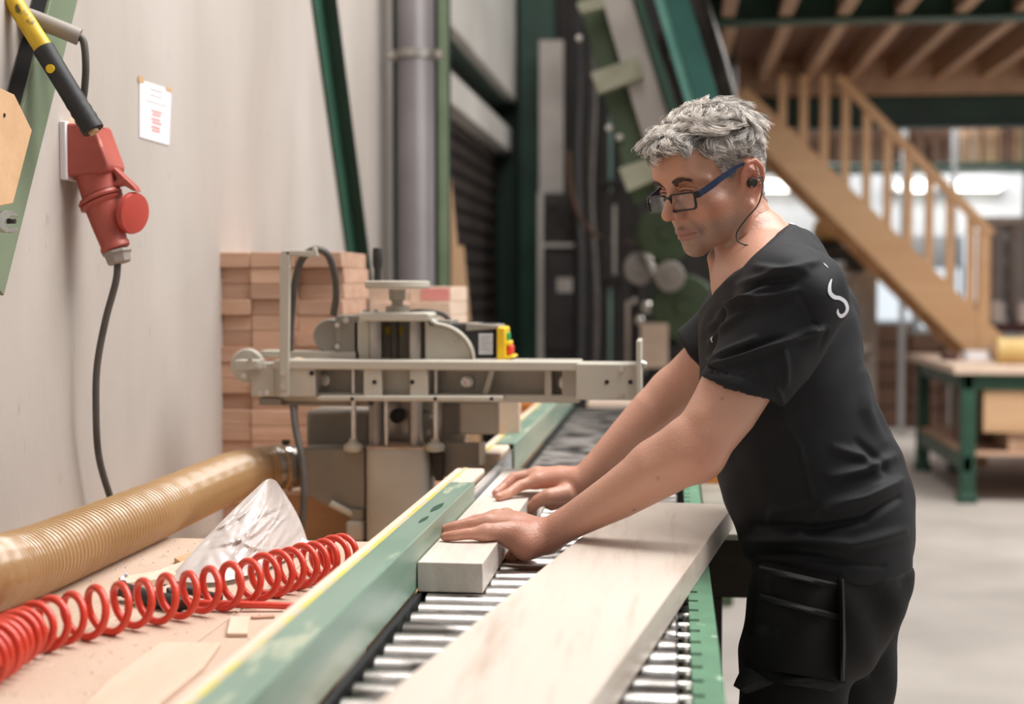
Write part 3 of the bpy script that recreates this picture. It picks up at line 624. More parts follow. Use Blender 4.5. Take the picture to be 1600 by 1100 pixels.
for k, off in ((0, -.004), (1, -.03)):
    i = n - 1 + int(off / .0013); i = min(i, n - 2)
    a = P[i] - P[i - 1]; a /= np.linalg.norm(a)
    MB().lathe(P[i] - a * .006, a, [(HR + .001, 0), (HR + .004, 0), (HR + .004, .011), (HR + .001, .011)], 40).build('hose_clamp', ('bright_steel', 'steel')[k], dh)
a = P[-1] - P[-3]; a /= np.linalg.norm(a)
MB().lathe(P[-1] - a * .01, a, [(HR - .003, 0), (HR - .001, 0), (HR - .001, .03), (.03, .05)], 40).build('spigot', 'steel', dh)
p = P[-2] + np.array([0, 0, HR + .006]); MB().box(p - [.008, .006, .004], p + [.008, .006, .006]).build('clamp_screw', 'dark_steel', dh, bevel=.002)

# ---------------------------------------------------------------- red coiled air hose
cp = [(-45, 1040, 0), (0, 1012, 0), (45, 985, 0), (120, 962, 0), (250, 936, 0), (370, 912, 0), (440, 893, 0), (510, 873, 0), (545, 862, 0)]
RC, RT = .0275, .0049
ax = []
for a, b, _ in cp: ax.append(atZ(a, b, ZT + RC + RT + .001))
ax = spline(ax, 40); s = np.concatenate([[0], np.cumsum(np.linalg.norm(np.diff(ax, axis=0), axis=1))])
dens = np.interp(s / s[-1], [0, .12, .3, .65, .85, 1], [1.9, 1.7, 1.0, 1.0, 1.25, 1.5]); ph = np.concatenate([[0], np.cumsum(np.diff(s) * (dens[1:] + dens[:-1]) / 2)])
turns = 27; ph = ph / ph[-1] * turns * 2 * math.pi
nn = turns * 26; pv = np.linspace(0, ph[-1], nn); c = np.stack([np.interp(pv, ph, ax[:, i]) for i in range(3)], 1); T = np.gradient(c, axis=0); T /= np.linalg.norm(T, axis=1)[:, None]
u = np.cross(T, [0, 0, 1.]); u /= np.linalg.norm(u, axis=1)[:, None]; w = np.cross(u, T)
jr = RC * (1 + .04 * np.sin(pv * .37) + .03 * np.sin(pv * .113))
pts = c + jr[:, None] * (np.cos(pv)[:, None] * u + np.sin(pv)[:, None] * w)
pts[:, 2] = np.maximum(pts[:, 2], ZT + RT + .0005)
ch = thing('coiled_air_hose', 'glossy red coiled air hose lying on the side table', 'hose', tuple(c[nn // 2] * [1, 1, 0] + [0, 0, ZT]))
MB().tube(pts, RT, 10).build('coil', 'hose_red', ch, smooth=80)
tail = spline([atZ(296, 942, ZT + .012), atZ(360, 944, ZT + .010), atZ(430, 946, ZT + .008), atZ(470, 948, ZT + .006)], 8); MB().tube(tail, RT, 10).build('straight_end', 'hose_red', ch, smooth=80)
g = spline([atZ(186, 918, ZT + .018), atZ(205, 926, ZT + .014), atZ(240, 936, ZT + .012), atZ(282, 943, ZT + .012)], 8)
MB().tube(g, [.010, .012, .011, .010, .010, .0105, .0105, .011] + [.011] * (len(g) - 8), 14).build('blow_gun_grip', 'black_rubber', ch)
p, r_ = atZ(280, 943, ZT + .012), atZ(298, 943, ZT + .012); MB().cyl(p, r_, .010, .008, 16).build('brass_coupling', 'dark_steel', ch)
MB().tube(spline([atZ(190, 914, ZT + .022), atZ(192, 902, ZT + .03), atZ(199, 897, ZT + .034)], 6), .0032, 8).build('nozzle', 'paper', ch)
MB().tube(spline([atZ(262, 925, ZT + .02), atZ(290, 922, ZT + .02), atZ(315, 928, ZT + .016), atZ(345, 935, ZT + .012)], 6), .006, 10).build('trigger', 'black_rubber', ch)

# ---------------------------------------------------------------- crumpled clear bag
BY = 2.3
bag = thing('plastic_bag', 'crumpled translucent plastic bag standing up behind the red coil', 'bag', tuple(atZ(380, 895, ZT)))
ol = [(262, 905), (300, 872), (330, 838), (352, 808), (385, 778), (412, 752), (424, 749), (431, 770), (446, 800), (462, 826), (484, 852), (478, 868), (440, 884), (370, 899), (310, 908)]
def inside(x, y, P):
    r = False; j = len(P) - 1
    for i in range(len(P)):
        if (P[i][1] > y) != (P[j][1] > y) and x < (P[j][0] - P[i][0]) * (y - P[i][1]) / (P[j][1] - P[i][1]) + P[i][0]: r = not r
        j = i
    return r
tip, bl, br, bm0 = (420, 748), (262, 906), (484, 858), (375, 900)
r1 = random.Random(3)
ridge = [((r1.uniform(.0, 1), r1.uniform(0, 1)), r1.uniform(0, math.pi), r1.uniform(.02, .05), r1.uniform(-1, 1)) for _ in range(70)]
def bagpt(u, v, side):
    # u along the base from left to right, v up to the tip
    bx = bl[0] * (1 - u) + br[0] * u; by = bl[1] * (1 - u) + br[1] * u + 26 * math.sin(math.pi * u) * (1 - u * .4)
    tx = 412 + 20 * u; ty = 752 - 4 * math.sin(math.pi * u)
    px = bx * (1 - v) + tx * v; py = by * (1 - v) + ty * v
    px += (-14 * math.sin(math.pi * v) * (1 - u)) * -1 * .2 + 7 * math.sin(math.pi * v) * u
    py -= 8 * math.sin(math.pi * v) * (1 - u)
    base = atZ(bx, by, ZT + .001); Y = base[1] * (1 - v) + (base[1] * .4 + 2.42 * .6) * v
    c = 0
    for (a, b), th, wd, amp in ridge:
        d = (u - a) * math.cos(th) + (v - b) * math.sin(th); l = -(u - a) * math.sin(th) + (v - b) * math.cos(th); c += amp * .007 * max(0, 1 - abs(d) / wd) * math.exp(-(l / .25) ** 2)
    thick = .035 * math.sin(math.pi * u) ** .6 * (1 - v) ** .7
    Y += side * thick + c * (.3 + math.sin(math.pi * min(1, v + .1)))
    p = atY(px, py, Y); p[2] = max(p[2], ZT + .0015); return p
nu, nv_ = 56, 64
for side, nm in ((-1, 'front_sheet'), (1, 'back_sheet')):
    V = [bagpt(i / nu, j / nv_, side) for j in range(nv_ + 1) for i in range(nu + 1)]; F = [(j * (nu + 1) + i, j * (nu + 1) + i + 1, (j + 1) * (nu + 1) + i + 1, (j + 1) * (nu + 1) + i) for j in range(nv_) for i in range(nu)]
    MB().mesh(V, F).build(nm, 'bag_plastic', bag, smooth=28)
e = [atY(461, 862, 2.30), atY(472, 840, 2.32), atY(484, 848, 2.32), atY(478, 862, 2.30)]; MB().prism(e, (0, .003, 0)).build('zip_strip', 'paper', bag)
for a, b in ((465, 853), (470, 853)): p = atY(a, b, 2.298); MB().lathe(p, (0, -1, 0), [(.0018, -.001), (.0018, .0006), (0, .0006)], 8).build('punch_hole', 'black', bag)

# ---------------------------------------------------------------- red wall socket with plug
def w(px, py, off=0.): return atX(px, py, XW + off)
p0 = w(96, 190); p1 = w(96, 281)
yc = p0[1] + .035; zt, zb = p0[2], p1[2]
sk = thing('wall_socket', 'red industrial socket on a white plate fixed to the left wall', 'socket', (XW, yc, zb))
MB().box((XW, yc - .046, zb), (XW + .012, yc + .046, zt)).build('back_plate', 'paper', sk, bevel=.002)
# slanting housing: from square at the plate to a round mouth
axd = np.array([.40, 0, -.917]); axd /= np.linalg.norm(axd)
def ring(c, rx, ry, e, n=36):
    u = np.array([axd[2] * -1, 0, axd[0]]); u = u / np.linalg.norm(u); v = np.array([0, 1., 0]); out = []
    for k in range(n):
        t = 2 * math.pi * k / n; out.append(c + u * rx * math.copysign(abs(math.cos(t)) ** e, math.cos(t)) + v * ry * math.copysign(abs(math.sin(t)) ** e, math.sin(t)))
    return out
def loft(rings, name, mat, par):
    n = len(rings[0]); V = [p for r in rings for p in r]; F = [(i * n + k, i * n + (k + 1) % n, (i + 1) * n + (k + 1) % n, (i + 1) * n + k) for i in range(len(rings) - 1) for k in range(n)]
    F += [tuple(range(n - 1, -1, -1)), tuple(range((len(rings) - 1) * n, len(rings) * n))]; return MB().mesh(V, F).build(name, mat, par, smooth=40)
Ys = yc
def cpx(px, py): return atY(px, py, Ys)
hz = [cpx(104, 196) + [0, 0, 0], cpx(160, 196), cpx(182, 256), cpx(183, 264), cpx(178, 272), cpx(104, 280)]
hs = MB().prism([p - [0, .04, 0] for p in hz], (0, .08, 0)).build('housing', 'plug_red', sk, bevel=.012, seg=4)
cA = cpx(150, 268); 
def along(px, py, rx, ry, e=1.): return ring(cpx(px, py), rx, ry, e)
sc_ = Ys / FPX
loft([along(146, 258, 36 * sc_, .040, .8), along(150, 270, 33 * sc_, .036), along(156, 298, 31 * sc_, .034), along(157, 303, 31 * sc_, .034)], 'mouth', 'plug_red', sk)
loft([along(156, 305, 34 * sc_, .037), along(157, 310, 37 * sc_, .040), along(158, 313, 35 * sc_, .038)], 'collar', 'plug_red', sk)
# hinged lid hanging open on the right
hg = [cpx(175, 262), cpx(180, 260), cpx(214, 292), cpx(217, 300), cpx(210, 298), cpx(196, 290), cpx(180, 293), cpx(178, 285), cpx(188, 282)]
MB().prism([p - [0, .012, 0] for p in hg], (0, .024, 0)).build('lid_hinge', 'plug_red', sk, bevel=.002)
lc = cpx(208, 333); la = np.array([.92, -.35, -.15])
lid = MB(); u, v, a = frame(la); prof = [(0, -.012), (.028, -.012), (.036, -.006), (.037, 0), (.035, .005), (.02, .0075), (0, .008)]
lid.lathe(lc, la, prof, 36).build('lid', 'cap_red', sk)
pk = thing('power_plug', 'red plug with grey gland hanging in the wall socket', 'plug', tuple(cpx(186, 412)))
loft([along(159, 315, 36 * sc_, .039), along(159, 319, 35 * sc_, .038), along(161, 322, 29 * sc_, .032), along(170, 352, 26 * sc_, .029), along(178, 380, 22 * sc_, .025), along(179, 383, 24 * sc_, .027), along(181, 389, 24 * sc_, .027), along(182, 391, 20 * sc_, .022)], 'plug_body', 'plug_red', pk)
gl = MB(); gl.lathe(cpx(182, 391), axd * [.55, 1, 1], [(0, 0), (24 * sc_, 0), (25 * sc_, .003), (25 * sc_, .006), (22 * sc_, .007), (20 * sc_, .021), (17 * sc_, .024), (0, .024)], 8); gl.build('gland_nut', 'conduit_grey', pk, bevel=.0012, smooth=20)
cb = spline([cpx(184, 408), cpx(181, 440), atY(165, 500, Ys), atY(152, 570, Ys), atY(150, 640, Ys), atY(154, 710, Ys + .02), atY(170, 770, Ys + .05), atY(192, 830, Ys + .1)], 10)
cb[:, 2] = np.maximum(cb[:, 2], ZT + .007)
MB().tube(cb, .0062, 12).build('plug_cable', 'cable_grey', pk, smooth=80)
# sawdust lying on the socket
MB().lathe(cpx(128, 196) + [0, 0, -.004], (0, 0, 1), [(.04, 0), (.03, .008), (.012, .02), (0, .024)], 20).build('sawdust_cone', 'sawdust', sk)
# conduit and its lead above the socket
Yc = 2.31
cd = thing('conduit_arm', 'grey conduit arm jutting from the wall above the red socket', 'pipe', tuple(atY(60, 45, Yc)))
MB().tube(spline([atY(-40, 10, Yc - .03), atY(30, 22, Yc - .02), atY(90, 44, Yc - .01), atY(124, 58, Yc)], 8), 13 * sc_, 18).build('conduit', 'conduit_grey', cd, smooth=60)
MB().tube(spline([atY(118, 57, Yc), atY(130, 64, Yc), atY(134, 100, Yc), atY(132, 140, Yc + .01), atY(127, 170, Yc + .015), atY(122, 192, Yc + .02)], 8), 5.5 * sc_, 12).build('lead', 'cable_grey', cd, smooth=80)
MB().box(atY(14, 4, Yc) * [1, 0, 1] + [-.005, Yc - .03, 0], atY(24, 30, Yc) * [1, 0, 1] + [0, Yc + .03, 0]).build('pipe_clip', 'bolt_steel', cd, bevel=.002)
# black and yellow handle of a hammer hanging from the conduit
hm = thing('hammer', 'hammer hanging by its yellow and black handle above the socket', 'hammer', tuple(atY(150, 205, 2.25)))
HYY = 2.25
def seg(a, b, n, r0, r1, nm, mat, fl=None):
    a = atY(*a, HYY); b = atY(*b, HYY); P = [a + (b - a) * t for t in np.linspace(0, 1, n)]; R = np.linspace(r0, r1, n); R = R * (1 + (fl or (lambda t: 0 * t))(np.linspace(0, 1, n))); return MB().tube(P, R, 20).build(nm, mat, hm, smooth=60)
seg((-30, -78), (72, 82), 8, .0135, .0150, 'shaft', 'yellow_handle')
seg((68, 76), (146, 204), 22, .0175, .0180, 'grip', 'black_rubber', lambda t: -.06 * np.sin(t * 3.1) + .04 * np.sin(t * 60) * (t > .65))
seg((140, 196), (148, 208), 3, .009, .008, 'handle_end', 'tape')
p = atY(82, 110, HYY) + [.004, -.018, 0]; MB().lathe(p, (0, -1, 0), [(.0, -.004), (.007, -.004), (.007, .0008), (0, .001)], 16).build('grip_badge', 'yellow', hm)
p = atY(-34, -84, HYY); MB().bar(p - [.055, 0, -.03], p + [.055, 0, .03 - .06], .034, .034).build('head', 'dark_steel', hm, bevel=.004)
# green diagonal brace, painted shadow gap and plywood
gb = thing('wall_brace', 'olive green steel angle brace leaning across the left wall corner', 'brace', tuple(atX(-20, 470, XW)))
a0, a1 = atX(84, -40, XW + .004), atX(-42, 440, XW + .004)
dirv = (a1 - a0) / np.linalg.norm(a1 - a0)
side = np.cross([1., 0, 0], dirv)
wd = .042
off = np.array([.025, 0, 0])
MB().prism([a0 - side * wd + off, a0 + side * wd + off, a1 + side * wd + off, a1 - side * wd + off], (.006, 0, 0)).build('flange', 'green_olive', gb, bevel=.001)
sg_ = -1 if side[1] > 0 else 1
MB().prism([a0 + side * wd * sg_, a0 + side * (wd * sg_ - .006 * sg_), a1 + side * (wd * sg_ - .006 * sg_), a1 + side * wd * sg_], (.025, 0, 0)).build('web', 'black', gb, bevel=.001)  # black strip painted for the shadow gap behind the flange
lb = thing('wall_brace', 'thin dark green diagonal brace on the pale wall above the beam stack', 'brace', tuple(atX(597, 760, XW)))
a0, a1 = atX(490, -30, XW + .003), atX(597, 760, XW + .003); dirv = (a1 - a0) / np.linalg.norm(a1 - a0); side = np.cross([1., 0, 0], dirv)
MB().prism([a0 - side * .05, a0 + side * .05, a1 + side * .05, a1 - side * .05], (.006, 0, 0)).build('flange', 'green_deep', lb); MB().prism([a0 + side * .05, a0 + side * .044, a1 + side * .044, a1 + side * .05], (.05, 0, 0)).build('flange', 'green_dark', lb)
P = [atX(a, b, XW + .08) for a, b in ((-60, 120), (4, 148), (32, 204), (2, 318), (-60, 330))]
pw = thing('plywood_panel', 'plywood panel with a small hole at the left edge', 'panel', tuple(P[3]))
MB().prism(P, (.018, 0, 0)).build('sheet', 'wood_box', pw, bevel=.001); p = atX(7, 180, XW + .0985); MB().lathe(p, (1, 0, 0), [(.003, -.001), (.003, .0006), (0, .0006)], 10).build('drill_hole', 'black', pw)
MB().box((XW, P[0][1] - .02, P[3][2] + .02), (XW + .08, P[1][1] - .05, P[3][2] + .06)).build('batten', 'wood_ply', pw)
# open-ended spanner on the wall
sp = thing('spanner', 'steel open-ended spanner jaw at the left edge below the plywood', 'spanner', tuple(atX(5, 362, XW + .07)))
o_ = [(-70, 338), (-10, 336), (2, 329), (14, 330), (21, 335), (21, 339), (10, 338), (3, 343), (3, 352), (10, 357), (21, 355), (21, 360), (14, 364), (2, 364), (-10, 356), (-70, 354)]
MB().prism([atX(a, b, XW + .07) for a, b in o_], (.008, 0, 0)).build('jaw', 'bolt_steel', sp, bevel=.0012)
pg = atX(-62, 346, XW + .0); MB().cyl(pg, pg + [.085, 0, 0], .004, n=10).build('hook', 'dark_steel', sp)
# notice on the wall
nt2 = thing('paper_notice', 'white paper notice taped to the wall with faint red lines of text', 'notice', tuple(atX(240, 222, XW)))
c4 = [atX(218, 124, XW + .001), atX(267, 140, XW + .001), atX(264, 227, XW + .001), atX(218, 214, XW + .001)]
MB().prism(c4, (.0006, 0, 0)).build('sheet', 'paper', nt2)
def on(u, v, off=.0022): a = c4[0] * (1 - u) + c4[1] * u; b = c4[3] * (1 - u) + c4[2] * u; p = a * (1 - v) + b * v; p = p.copy(); p[0] = XW + off; return p
def mark(u0, v0, u1, v1, nm, mat): MB().prism([on(u0, v0), on(u1, v0), on(u1, v1), on(u0, v1)], (.0002, 0, 0)).build(nm, mat, nt2)
for v in (.1, .2): mark(.3, v, .72, v + .012, 'text_line', 'ink_grey')
mark(.2, .32, .9, .33, 'text_line', 'ink_grey')
for j, v in enumerate((.46, .52, .60, .66, .74, .80)): mark(.36 + .03 * (j % 2), v, .66 + .05 * (j % 3 == 0), v + .03, 'text_line', 'ink_red')
mark(-.05, -.06, .12, .05, 'tape_strip', 'tape'); mark(.82, -.02, 1.03, .05, 'tape_strip', 'tape')
# ---------------------------------------------------------------- clutter behind the conveyor
def pbox(a0, b0, a1, b1, Y0, Y1, floor=False):
    p = atY(a0, b1, Y0); r = atY(a1, b0, Y0); return MB().box((p[0], Y0, 0 if floor else p[2]), (r[0], Y1, r[2]))
def poly(pts, Y0, th): return MB().prism([atY(a, b, Y0) for a, b in pts], (0, th, 0))
def ptube(pts, Y, rpx, n=12, k=8): return MB().tube(spline([atY(a, b, Y) for a, b in pts], k), rpx * Y / FPX, n)
surf('rack_dark', '#2a2421', '#1d1917', 5., .7); surf('cabinet_dark', '#2b2726', '#211d1c', 6., .5); surf('pale_grey', '#b0a8a1', '#978f88', 3., .6); surf('brown_cable', '#6b4c39', '#5a3f30', 6., .6); surf('teal_glass', '#7f9a93', '#61807a', 3., .25)
surf('plate_grey', '#9c9b86', '#87866f', 8., .7, bump=.2); surf('sack', '#b79a6a', '#a3875a', 5., .8)
# added dark backing that stands in for the dark hall behind
pt = struct(pbox(836, -80, 1150, 640, 10.9, 10.95, True), 'dark_backing', 'rack_dark')
z1 = atY(900, -80, 10.88)[2]; x0 = atY(838, 0, 10.88)[0]
pm = MB().box((0, 0, 0), (.148, .02, z1)).data('panel'); pm.materials.append(M_['rack_dark'])
for k in range(9): inst('panel', pm, pt, (x0 + k * .155, 10.875, 0))
# leaning laths in front of the shutter
for (a, b, lab_) in (((694, 262), (724, 540), 'long pale wooden lath leaning by the dark shutter, left of two'), ((716, 385), (731, 540), 'short brown wooden lath leaning by the dark shutter, right of two')):
    p = atY(*a, 5.9 if a[0] < 700 else 6.3); r = atY(*b, 5.9 if a[0] < 700 else 6.3); d = (r - p) / (p[2] - r[2]); foot = p + d * p[2]; foot = np.array([foot[0], 5.75 if a[0] < 700 else 6.2, .0])
    t = MB().bar(p, foot + [0, 0, .004], .045, .02, up=(0, 1, 0)); one(t, 'wooden_lath', 'wood_ply', lab_, 'lath', bevel=.002)
# pale upright board, control cabinet, hoses and posts
one(pbox(842, 62, 880, 300, 9.6, 9.64, True), 'upright_board', 'pale_grey', 'tall pale grey board standing left of the dark control cabinet', 'board', bevel=.004)
p = atY(846, 302, 9.3); r = atY(906, 550, 9.3)
cb = thing('control_cabinet', 'dark control cabinet with a small white label behind the saw arm', 'cabinet', ((p[0] + r[0]) / 2, 9.4, 0))
MB().box((p[0], 9.3, 0), (r[0], 9.55, p[2])).build('body', 'cabinet_dark', cb, bevel=.006)
d_ = pbox(852, 398, 900, 548, 9.28, 9.3).build('door', 'cabinet_dark', cb, bevel=.004); pbox(870, 434, 894, 457, 9.272, 9.28).build('label', 'pale_grey', d_)
for j in range(6): pbox(850, 312 + j * 12, 902, 319 + j * 12, 9.285, 9.3).build('vent_slat', 'dark_steel', cb, bevel=.002)
pbox(846, 380, 906, 386, 9.27, 9.3).build('trim', 'pale_grey', cb)
pbox(840, 300, 848, 640, 9.26, 9.3).build('edge_post', 'pale_grey', cb)
for i, (pts, rp, m_, lab_) in enumerate([
    ([(905, -30), (904, 120), (900, 260), (905, 420), (902, 640)], 8, 'black_rubber', 'black hose hanging beside the dark control cabinet'),
    ([(925, -30), (928, 150), (922, 300), (930, 470), (926, 640)], 6, 'cable_grey', 'grey hose hanging just right of the black one'),
    ([(888, 235), (893, 300), (912, 350), (950, 376), (1003, 380)], 3.5, 'brown_cable', 'brown cable sagging in a curve towards the worker')]):
    one(ptube(pts, 8.9 - .2 * i, rp), 'hanging_hose' if i < 2 else 'sagging_cable', m_, lab_, 'hose' if i < 2 else 'cable', smooth=80)
rk = thing('profile_rack', 'dark upright rack holding thin metal profiles behind the saw arm', 'rack', tuple(atY(965, 640, 8.4) * [1, 1, 0]))
for a in (940, 992): pbox(a, 60, a + 12, 640, 8.4, 8.46, True).build('post', 'rack_dark', rk, bevel=.004)
for b in (280, 430, 600): pbox(936, b, 1006, b + 10, 8.38, 8.5).build('shelf', 'rack_dark', rk, bevel=.004)
for i, (a, b0, b1, m_) in enumerate([(950, 150, 300, 'teal_glass'), (962, 175, 420, 'rack_dark'), (972, 205, 290, 'pale_grey'), (982, 230, 430, 'dark_steel'), (957, 320, 430, 'pale_grey'), (970, 300, 430, 'rack_dark'), (949, 450, 600, 'teal_glass'), (963, 440, 600, 'cabinet_dark'), (977, 470, 600, 'bright_steel'), (985, 440, 600, 'rack_dark')]):
    pbox(a, b0, a + 7, b1, 8.41, 8.43).build('profile', m_, rk, bevel=.003)
for a, b, r0 in ((1002, 430, 8), (1010, 480, 9), (998, 500, 7), (1012, 575, 9), (1003, 545, 6), (990, 470, 5)):
    p = atY(a, b, 8.3); MB().lathe(p, (0, -1, 0), [(0, -.02), (r0 * .0036, -.02), (r0 * .0036, 0), (r0 * .0028, .006), (0, .006)], 16).build('pipe_end', ('bright_steel', 'teal_glass')[a % 2], rk)
# dark green machine body left of the chest
gm = thing('grinding_machine', 'dark green machine with rounded covers behind the arms of the worker', 'machine', tuple(atY(1045, 640, 7.3) * [1, 1, 0]))
def disc(a, b, rp, Y, mat, nm, th=.05): p = atY(a, b, Y); r = rp * Y / FPX; MB().lathe(p, (0, -1, 0), [(0, -th), (r, -th), (r, 0), (r * .92, .012), (r * .3, .016), (r * .25, .03), (0, .03)], 32).build(nm, mat, gm)
pbox(1010, 540, 1100, 700, 7.3, 7.65, True).build('base', 'cabinet_dark', gm, bevel=.02)
disc(1040, 365, 45, 7.4, 'green_machine', 'wheel_cover', .12); disc(1068, 480, 52, 7.3, 'green_machine', 'wheel_cover', .14); disc(1000, 420, 26, 7.5, 'pale_grey', 'pulley'); disc(1046, 432, 24, 7.2, 'pale_grey', 'pulley')
pbox(1022, 395, 1060, 545, 7.4, 7.6).build('frame', 'green_machine', gm, bevel=.02); pbox(1000, 505, 1044, 575, 7.25, 7.4).build('tray', 'wood_end', gm, bevel=.006)
poly([(1004, 395), (1016, 398), (1034, 440), (1026, 446)], 7.2, .04).build('lever', 'bright_steel', gm, bevel=.004)
# ---------------------------------------------------------------- inclined green frame at the top
ic = thing('inclined_frame', 'green and grey inclined steel frame slanting down towards the head of the worker', 'frame', tuple(atY(1075, 470, 6.4) * [1, 1, 0]))
poly([(893, -40), (942, -40), (1030, 300), (990, 320)], 6.42, .03).build('web', 'green_machine', ic, bevel=.004)
poly([(928, -40), (976, -40), (1090, 330), (1042, 340)], 6.34, .06).build('flange', 'pale_grey', ic, bevel=.004)
for P_ in ([(922, 114), (996, 88), (1006, 121), (935, 147)], [(966, 263), (1040, 238), (1050, 270), (980, 300)], [(900, 5), (940, -8), (946, 12), (908, 22)]): poly(P_, 6.28, .05).build('joint_plate', 'plate_grey', ic, bevel=.004)
poly([(980, -40), (993, -40), (1110, 340), (1096, 344)], 6.30, .05).build('edge_strip', 'green_deep', ic, bevel=.004)
poly([(1012, -40), (1046, -40), (1150, 300), (1116, 310)], 6.24, .08).build('side_beam', 'turquoise', ic, bevel=.004)
MATS['turquoise_dark'] = surf('turquoise_dark', '#2f6f66', '#28615a', 5., .5)
poly([(1028, -40), (1066, -40), (1166, 300), (1130, 310)], 6.20, .04).build('side_plate', 'turquoise_dark', ic, bevel=.004)
for px, py in ((952, 200), (905, 60), (968, 215)): p = atY(px, py, 6.4); MB().lathe(p, (0, -1, 0), [(.016, 0), (.014, .01), (0, .012)], 10).build('bolt', 'bolt_steel', ic)
pbox(1110, 290, 1150, 640, 6.3, 6.4, True).build('leg', 'green_machine', ic, bevel=.01)
one(ptube([(1078, -40), (1100, 30), (1122, 100), (1150, 200), (1168, 262)], 7.4, 15, 20), 'slanted_duct', 'dark_steel', 'dark grey round duct slanting down behind the hair of the worker', 'duct', smooth=60)
# ---------------------------------------------------------------- beyond the end of the conveyor
eb = thing('end_stop', 'beige stacked boards closing the far end of the roller conveyor', 'boards', tuple(atY(970, 672, 5.2)))
for k in range(3):
    p = atY(908, 672, 5.2); r = atY(1046, 628, 5.2); h = (r[2] - p[2]) / 3; MB().box((p[0] + .01 * k, 5.2, p[2] + k * h), (r[0] - .008 * k, 5.6, p[2] + (k + 1) * h - .001)).build('board', ('wood_end', 'pale_grey', 'wood_fence')[k], eb, bevel=.003)
MB().box((p[0] + .02, 5.25, 0), (p[0] + .08, 5.55, p[2])).build('trestle', 'green_deep', eb); MB().box((r[0] - .08, 5.25, 0), (r[0] - .02, 5.55, p[2])).build('trestle', 'green_deep', eb)
def bin_(a0, b0, a1, b1, Y, dY, label):
    p = atY(a0, b1, Y); r = atY(a1, b0, Y); t = thing('plastic_bin', label, 'bin', ((p[0] + r[0]) / 2, Y + dY / 2, 0)); x0, x1, z = p[0], r[0], r[2]
    MB().box((x0, Y, 0), (x1, Y + .01, z)).build('wall', 'orange', t); MB().box((x0, Y + dY - .01, 0), (x1, Y + dY, z)).build('wall', 'orange', t); MB().box((x0, Y + .01, 0), (x0 + .01, Y + dY - .01, z)).build('wall', 'orange', t); MB().box((x1 - .01, Y + .01, 0), (x1, Y + dY - .01, z)).build('wall', 'orange', t)
    MB().box((x0 + .01, Y + .01, .01), (x1 - .01, Y + dY - .01, .02)).build('bottom', 'orange', t)
    for k in range(2): MB().box((x0 - .008, Y - .008, z - .03 - k * .06), (x1 + .008, Y, z - .01 - k * .06)).build('rib', 'orange', t, bevel=.003)
    return t
bin_(790, 624, 836, 660, 5.4, .3, 'orange bin behind the far guide fence'); ot = thing('plastic_tray', 'shallow orange tray on the grey plate behind the belly of the worker', 'tray', (.13, 3.5, .91))
p = atY(1092, 716, 3.4); zz = .9105
for q0, q1 in (((p[0], 3.4), (.24, 3.408)), ((p[0], 3.642), (.24, 3.65)), ((p[0], 3.408), (p[0] + .008, 3.642)), ((.232, 3.408), (.24, 3.642))): MB().box((q0[0], q0[1], zz), (q1[0], q1[1], p[2])).build('wall', 'orange', ot)
MB().box((p[0] + .008, 3.408, zz), (.232, 3.642, zz + .006)).build('bottom', 'orange', ot); MB().box((p[0] - .006, 3.392, p[2] - .01), (.246, 3.4, p[2])).build('rim', 'orange', ot, bevel=.002)
# ---------------------------------------------------------------- green workbench on the right
BX0, BX1, BY0, BY1, BZ = 1.80, 3.7, 9.5, 11.28, .87
wb = thing('workbench', 'green steel workbench with a thick timber top at the right edge', 'workbench', ((BX0 + BX1) / 2, (BY0 + BY1) / 2, 0))
for k in range(5): w_ = (BY1 - BY0 + .1) / 5; MB().box((BX0 - .06, BY0 - .05 + k * w_, BZ - .05), (BX1 + .05, BY0 - .05 + (k + 1) * w_ - .002, BZ)).build('top_plank', 'wood_end', wb, bevel=.004)
for x_, y_ in ((BX0, BY0), (BX0, BY1 - .1), (BX1 - .1, BY0), (BX1 - .1, BY1 - .1), (BX0 + .25, BY1 - .1)):
    MB().box((x_, y_, .0), (x_ + .09, y_ + .09, BZ - .05)).build('leg', 'green_deep', wb, bevel=.004); MB().box((x_ - .015, y_ - .015, 0), (x_ + .105, y_ + .105, .06)).build('foot', 'green_deep', wb, bevel=.01)
for y_ in (BY0 + .01, BY1 - .07): MB().box((BX0, y_, BZ - .15), (BX1, y_ + .06, BZ - .05)).build('apron', 'green_deep', wb, bevel=.004)
MB().box((BX0 + .01, BY0, BZ - .15), (BX0 + .07, BY1, BZ - .05)).build('apron', 'green_deep', wb, bevel=.004); MB().box((BX0 + .01, BY0, .2), (BX0 + .07, BY1, .30)).build('shelf_rail', 'green_deep', wb, bevel=.004)
for k in range(5): w_ = (BY1 - BY0) / 5; MB().box((BX0 + .02, BY0 + .02 + k * w_, .30), (BX1, BY0 + .02 + (k + 1) * w_ - .004, .325)).build('shelf_board', 'wood_stack', wb, bevel=.003)
MB().box((BX0 + .14, BY0 + .03, BZ - .42), (BX1, BY0 + .06, BZ - .15)).build('drawer_front', 'wood_box', wb, bevel=.004)
one(MB().box((BX0 + .1, BY0 + .55, .3255), (BX0 + .5, BY0 + .85, .78)), 'cardboard_panel', 'wood_deck', 'brown board standing on the lower shelf of the green workbench', 'board', bevel=.006)
for k in range(9):
    c, rr = k % 3, k // 3
    one(MB().box((BX0 + .30 + c * .17, BY0 + .05 + .02 * rr, .3255 + rr * .07), (BX0 + .46 + c * .17, BY0 + .5, .3945 + rr * .07)), 'short_plank', 'wood_shelf', 'short plank on the lower bench shelf, %s row, %s from the left' % (('bottom', 'middle', 'top')[rr], ORD[c]), 'plank', 'planks on the lower bench shelf', bevel=.003)
lg = atY(1600, 523, 9.7)
